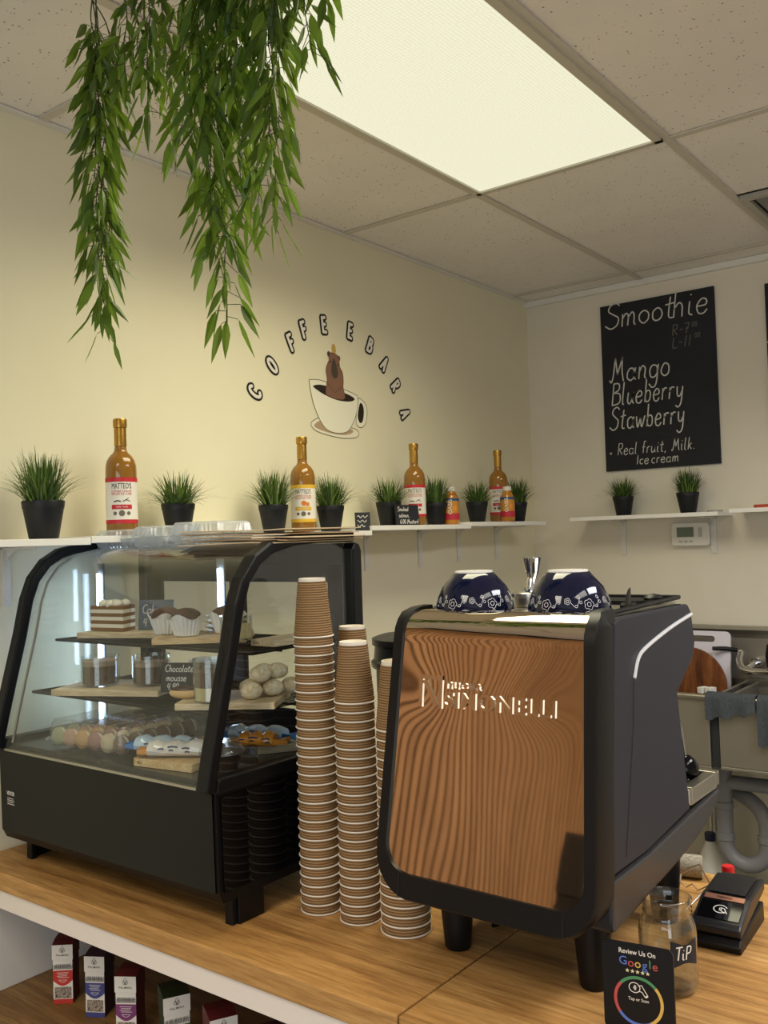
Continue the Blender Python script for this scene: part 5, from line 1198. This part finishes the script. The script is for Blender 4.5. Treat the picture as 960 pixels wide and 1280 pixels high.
# ------------------------------------------------------------------ sink at the back wall
t = thing('steel_sink', 'stainless steel commercial sink standing against the back wall', 'sink', (-.8, 3.5, 0))
SF, SZ = 3.3, 1.003
part(t, 'backsplash', MB().prism([(YB-.001, SZ-.02), (YB-.001, 1.207), (YB-.05, 1.207), (YB-.052, 1.195), (YB-.03, 1.175), (YB-.02, 1.16), (YB-.02, SZ-.02)], -1.75, .6, 'x'), STEELS, True)
def basin(x0, x1, z0, front, nm, m):
    b = MB(); yb = YB-.06
    b.box(x0, x1, SF, SF+.012, z0, SZ-.006); b.box(x0, x1, yb-.012, yb, z0, SZ-.006); b.box(x0, x0+.012, SF+.012, yb-.012, z0, SZ-.006); b.box(x1-.012, x1, SF+.012, yb-.012, z0, SZ-.006); b.box(x0, x1, SF, yb, z0-.012, z0)
    return part(t, nm, b, m, True, bev=.003)
basin(-1.7, -1.118, .76, 0, 'left_basin', STEELS); basin(-1.085, -.45, .765, 0, 'right_basin', STEELS); basin(-.42, .2, .765, 0, 'far_basin', STEELS)
rim = MB(); rim.tube([(-1.71, SF-.002, SZ), (.25, SF-.002, SZ)], .011, 12); part(t, 'front_rim', rim, STEELB, True, True)
part(t, 'back_ledge', MB().box(-1.7, .25, YB-.075, YB-.021, SZ-.02, SZ+.004), STEELB, True)
for x in (-1.66, -1.265, .15):
    for y in (3.36, 3.72): m = MB(); m.tube([(x, y, .0), (x, y, .75)], .016, 12); part(t, 'leg', m, STEELB, True, True)
part(t, 'lower_rack', MB().box(-1.68, .17, 3.36, 3.73, .13, .15), STEELS, True)
# faucet
t = thing('wall_faucet', 'chrome wall faucet with lever handle above the sink', 'faucet', (-1.05, YB-.02, 1.06))
part(t, 'spout', MB().tube(spline([(-1.12, 3.70, 1.115), (-1.115, 3.66, 1.085), (-1.09, 3.63, 1.06), (-1.04, 3.62, 1.055), (-.98, 3.62, 1.056)], 6), .013, 12), CHROME, True, True)
m = MB(); m.lathe([(0, 0), (.022, 0), (.022, .06), (0, .06)], 20, T(-1.08, YB-.022, 1.072, rx=pi/2)); part(t, 'wall_flange', m, CHROME, True, True)
m = MB(); m.tube([(-1.135, 3.705, 1.122), (-1.175, 3.69, 1.128), (-1.215, 3.66, 1.13)], [.008, .009, .008], 10); part(t, 'lever', m, BLACK_PL, True, True)
m = MB(); m.lathe([(0, 0), (.014, 0), (.015, .01), (.012, .02), (0, .02)], 16, T(-1.122, 3.70, 1.105)); part(t, 'handle_hub', m, CHROME, True, True)
m = MB(); m.lathe([(0, 0), (.02, .005), (.022, .05), (.016, .09), (0, .095)], 20, T(-.985, 3.62, 1.07)); part(t, 'sprayer', m, BLACK_PL, True, True)
m = MB(); m.tube([(-1.08, YB-.08, 1.072), (-1.08, 3.64, 1.062)], .012, 12); part(t, 'supply_arm', m, CHROME, True, True)
# boards against the backsplash
def leaning(y0): return T(0, y0, SZ+.006, rx=rad(-7))
m = MB(); M = T(-1.335, YB-.128, SZ-.085, rx=rad(-6))
outer = rrect(-.175, .175, 0, .275, .022, 5); hole = rrect(-.12, .115, .232, .256, .0118, 5)
no, nh = len(outer), len(hole); vs = []
for yy in (0, -.012): vs += [(a, yy, b_) for a, b_ in outer]+[(a, yy, b_) for a, b_ in hole]
fs = []; N2 = no+nh
for lay in (0, 1):
    for i in range(no): fs.append((lay*N2+i, lay*N2+(i+1) % no, lay*N2+no+(i+1) % nh, lay*N2+no+i))
for i in range(no): fs.append((i, (i+1) % no, N2+(i+1) % no, N2+i))
for i in range(nh): fs.append((no+i, no+(i+1) % nh, N2+no+(i+1) % nh, N2+no+i))
m.add([Vector(p) for p in vs], fs, M)
solo('cutting_board', m, mat('board_white', '#e4deea', .45), 'white plastic cutting board with handle slot against the sink backsplash', 'cutting board')
m = MB(); m.lathe([(0, -.009), (.148, -.009), (.15, -.006), (.15, .006), (.148, .009), (0, .009)], 56, T(-1.31, 3.64, SZ-.02, rx=pi/2-.1))
b_ = solo('round_wooden_board', m, ACACIA, 'round brown wooden board leaning in front of the white cutting board', 'cutting board', smooth=True)
t = thing('kitchen_knife', 'black knife handle sticking up from the sink by the round board', 'knife', (-1.345, 3.52, SZ))
m = MB(); m.tube([(-1.40, 3.50, .985), (-1.34, 3.52, 1.035), (-1.30, 3.535, 1.06)], [.008, .012, .011], 10); part(t, 'handle', m, BLACK_PL, True, True)
part(t, 'blade', MB().prism([(-1.40, .985), (-1.395, .975), (-1.50, .90), (-1.53, .885), (-1.52, .905)], 3.498, 3.5, 'y'), STEELB, True)
for x, lb in ((-1.255, 'left small white carton at the sink edge before the round board'), (-1.225, 'right small white carton at the sink edge before the round board')):
    solo('white_carton', MB().rbox(-.011, .011, -.02, .02, 0, .02, .003), mat('carton_white', '#e6e2dd', .6), lb, 'small carton', (x*.93, 3.39, SZ+.0), rad(-20))
# towels over the front rim
def towel(x0, x1, drop0, drop1, label):
    m = MB(); n = 14; U_ = []
    for k in range(n+1):
        x = x0+(x1-x0)*k/n; d = drop0+(drop1-drop0)*k/n+.006*sin(k*1.3); wv = .004*sin(k*.9)
        P = [(SF+.07, SZ-.05), (SF+.03, SZ+.008), (SF+.006, SZ+.0155), (SF-.012, SZ+.010), (SF-.018+wv, SZ-.02), (SF-.019+wv*1.5, SZ-d)]
        Q = spline(P, 4); o_ = offs([tuple(q) for q in Q], .004)
        U_.append([(x, *q) for q in Q]+[(x, *q) for q in o_[::-1]])
    m.loft(U_); return solo('dish_towel', m, TOWEL, label, 'towel', smooth=True, angle=70)
towel(-1.125, -.955, .075, .042, 'dark grey towel hanging over the sink rim')
towel(-.948, -.80, .15, .13, 'second grey towel on the sink rim at the right edge')
solo('dark_strip', MB().rbox(-.014, .014, -.003, .003, -.215, 0, .002), mat('strip_black', '#25272a', .8), 'narrow black strip in the gap between the two sink basins', 'cloth', (-1.1, SF-.006+.012, SZ-.03))  # thin dark strip set into the gap between the basins
# drain pipes
t = thing('drain_pipes', 'grey plastic drain pipes with a curved trap under the sink', 'drain pipe', (-1.1, 3.5, .36))
y = 3.52
def pipe(nm, pts, r_): part(t, nm, MB().tube(pts, r_, 20), GREYPVC, True, True)
pipe('down_pipe', [(-1.15, y, .753), (-1.15, y, .43)], .030)
arcp = [(-1.075-.075*cos(a), y, .435-.075*sin(a)) for a in [pi*k/14 for k in range(15)]]
pipe('trap_bend', arcp+[(-1.0, y, .47)], .029)
pipe('elbow', spline([(-1.0, y, .47), (-1.003, y+.005, .52), (-1.03, y+.02, .565), (-1.08, y+.05, .59), (-1.13, y+.08, .60), (-1.2, y+.14, .60)], 5), .028)
pipe('cross_pipe', [(-1.15, y, .655), (-.5, y, .662)], .026)
for nm, c_, ax, R_ in (('collar', (-1.15, y, .57), 'z', .034), ('collar', (-1.15, y, .455), 'z', .034), ('collar', (-1.0, y, .465), 'z', .034), ('collar', (-1.15, y, .70), 'z', .033)):
    m = MB(); m.lathe([(R_-.004, -.014), (R_, -.011), (R_, .011), (R_-.004, .014)], 24, Matrix.Translation(c_)); part(t, nm, m, GREYPVC, True, True)
t = thing('cleaner_jug', 'white plastic jug with dark cap and blue label under the sink', 'jug', (-1.235, 3.6, .1505))
part(t, 'body', MB().lathe([(0, 0), (.062, 0), (.066, .005), (.066, .13), (.06, .15), (.035, .205), (.022, .235), (.018, .25), (0, .25)], 32), mat('jug_white', '#d9d6d0', .35), smooth=True)
part(t, 'cap', MB().lathe([(.02, .25), (.021, .275), (.019, .279), (0, .279)], 20), mat('cap_dark_blue', '#1a2140', .4), smooth=True)
part(t, 'label', MB().lathe([(.0665, .045), (.0665, .122)], 32, closed=False), mat('jug_label', '#e3e3e6', .5), smooth=True)
part(t, 'blue_band', MB().lathe([(.067, .108), (.067, .122)], 32, closed=False), mat('jug_blue', '#39569a', .5), smooth=True)
solo('wall_access_plate', MB().prism(rrect(-.13, .13, 0, .16, .01), -.012, 0, 'y'), mat('plate_beige', '#b7ad9c', .6), 'beige plate on the wall behind the sink pipes', 'wall plate', (-.98, YB-.0015, .30))

# ------------------------------------------------------------------ chair on the customer side, seen in the steel panel
t = thing('cafe_chair', 'dark brown plastic chair with slotted back mirrored in the steel panel', 'chair', (-1.22, -.42, 0), rad(-18))
CHP = mat('chair_dark', '#332a26', .4)
m = MB(); L = []
slots = []
for k in range(13):
    z = .62+.48*k/12; hw = .20+.02*sin(pi*k/12); 
    L.append([(hw*(-1+2*i/16), -.18-.06*((z-.62)/.48)+.03*(1-((-1+2*i/16)**2)), z) for i in range(17)])
bm = MB()
for k in range(12):
    for i in range(16):
        if 3 <= k <= 10 and i in (4, 6, 9, 11): continue
        a, b_, c_, d_ = L[k][i], L[k][i+1], L[k+1][i+1], L[k+1][i]
        bm.add([a, b_, c_, d_], [(0, 1, 2, 3)])
o = part(t, 'backrest', bm, CHP); s_ = o.modifiers.new('shell', 'SOLIDIFY'); s_.thickness = .012
part(t, 'seat', MB().prism(rrect(-.21, .21, -.18, .22, .05), .60, .625), CHP, bev=.006)
for x in (-.17, .17):
    for y in (-.15, .18): m = MB(); m.tube([(x*1.12, y*1.15, 0), (x, y, .60)], [.012, .016], 10); part(t, 'leg', m, CHP, smooth=True)
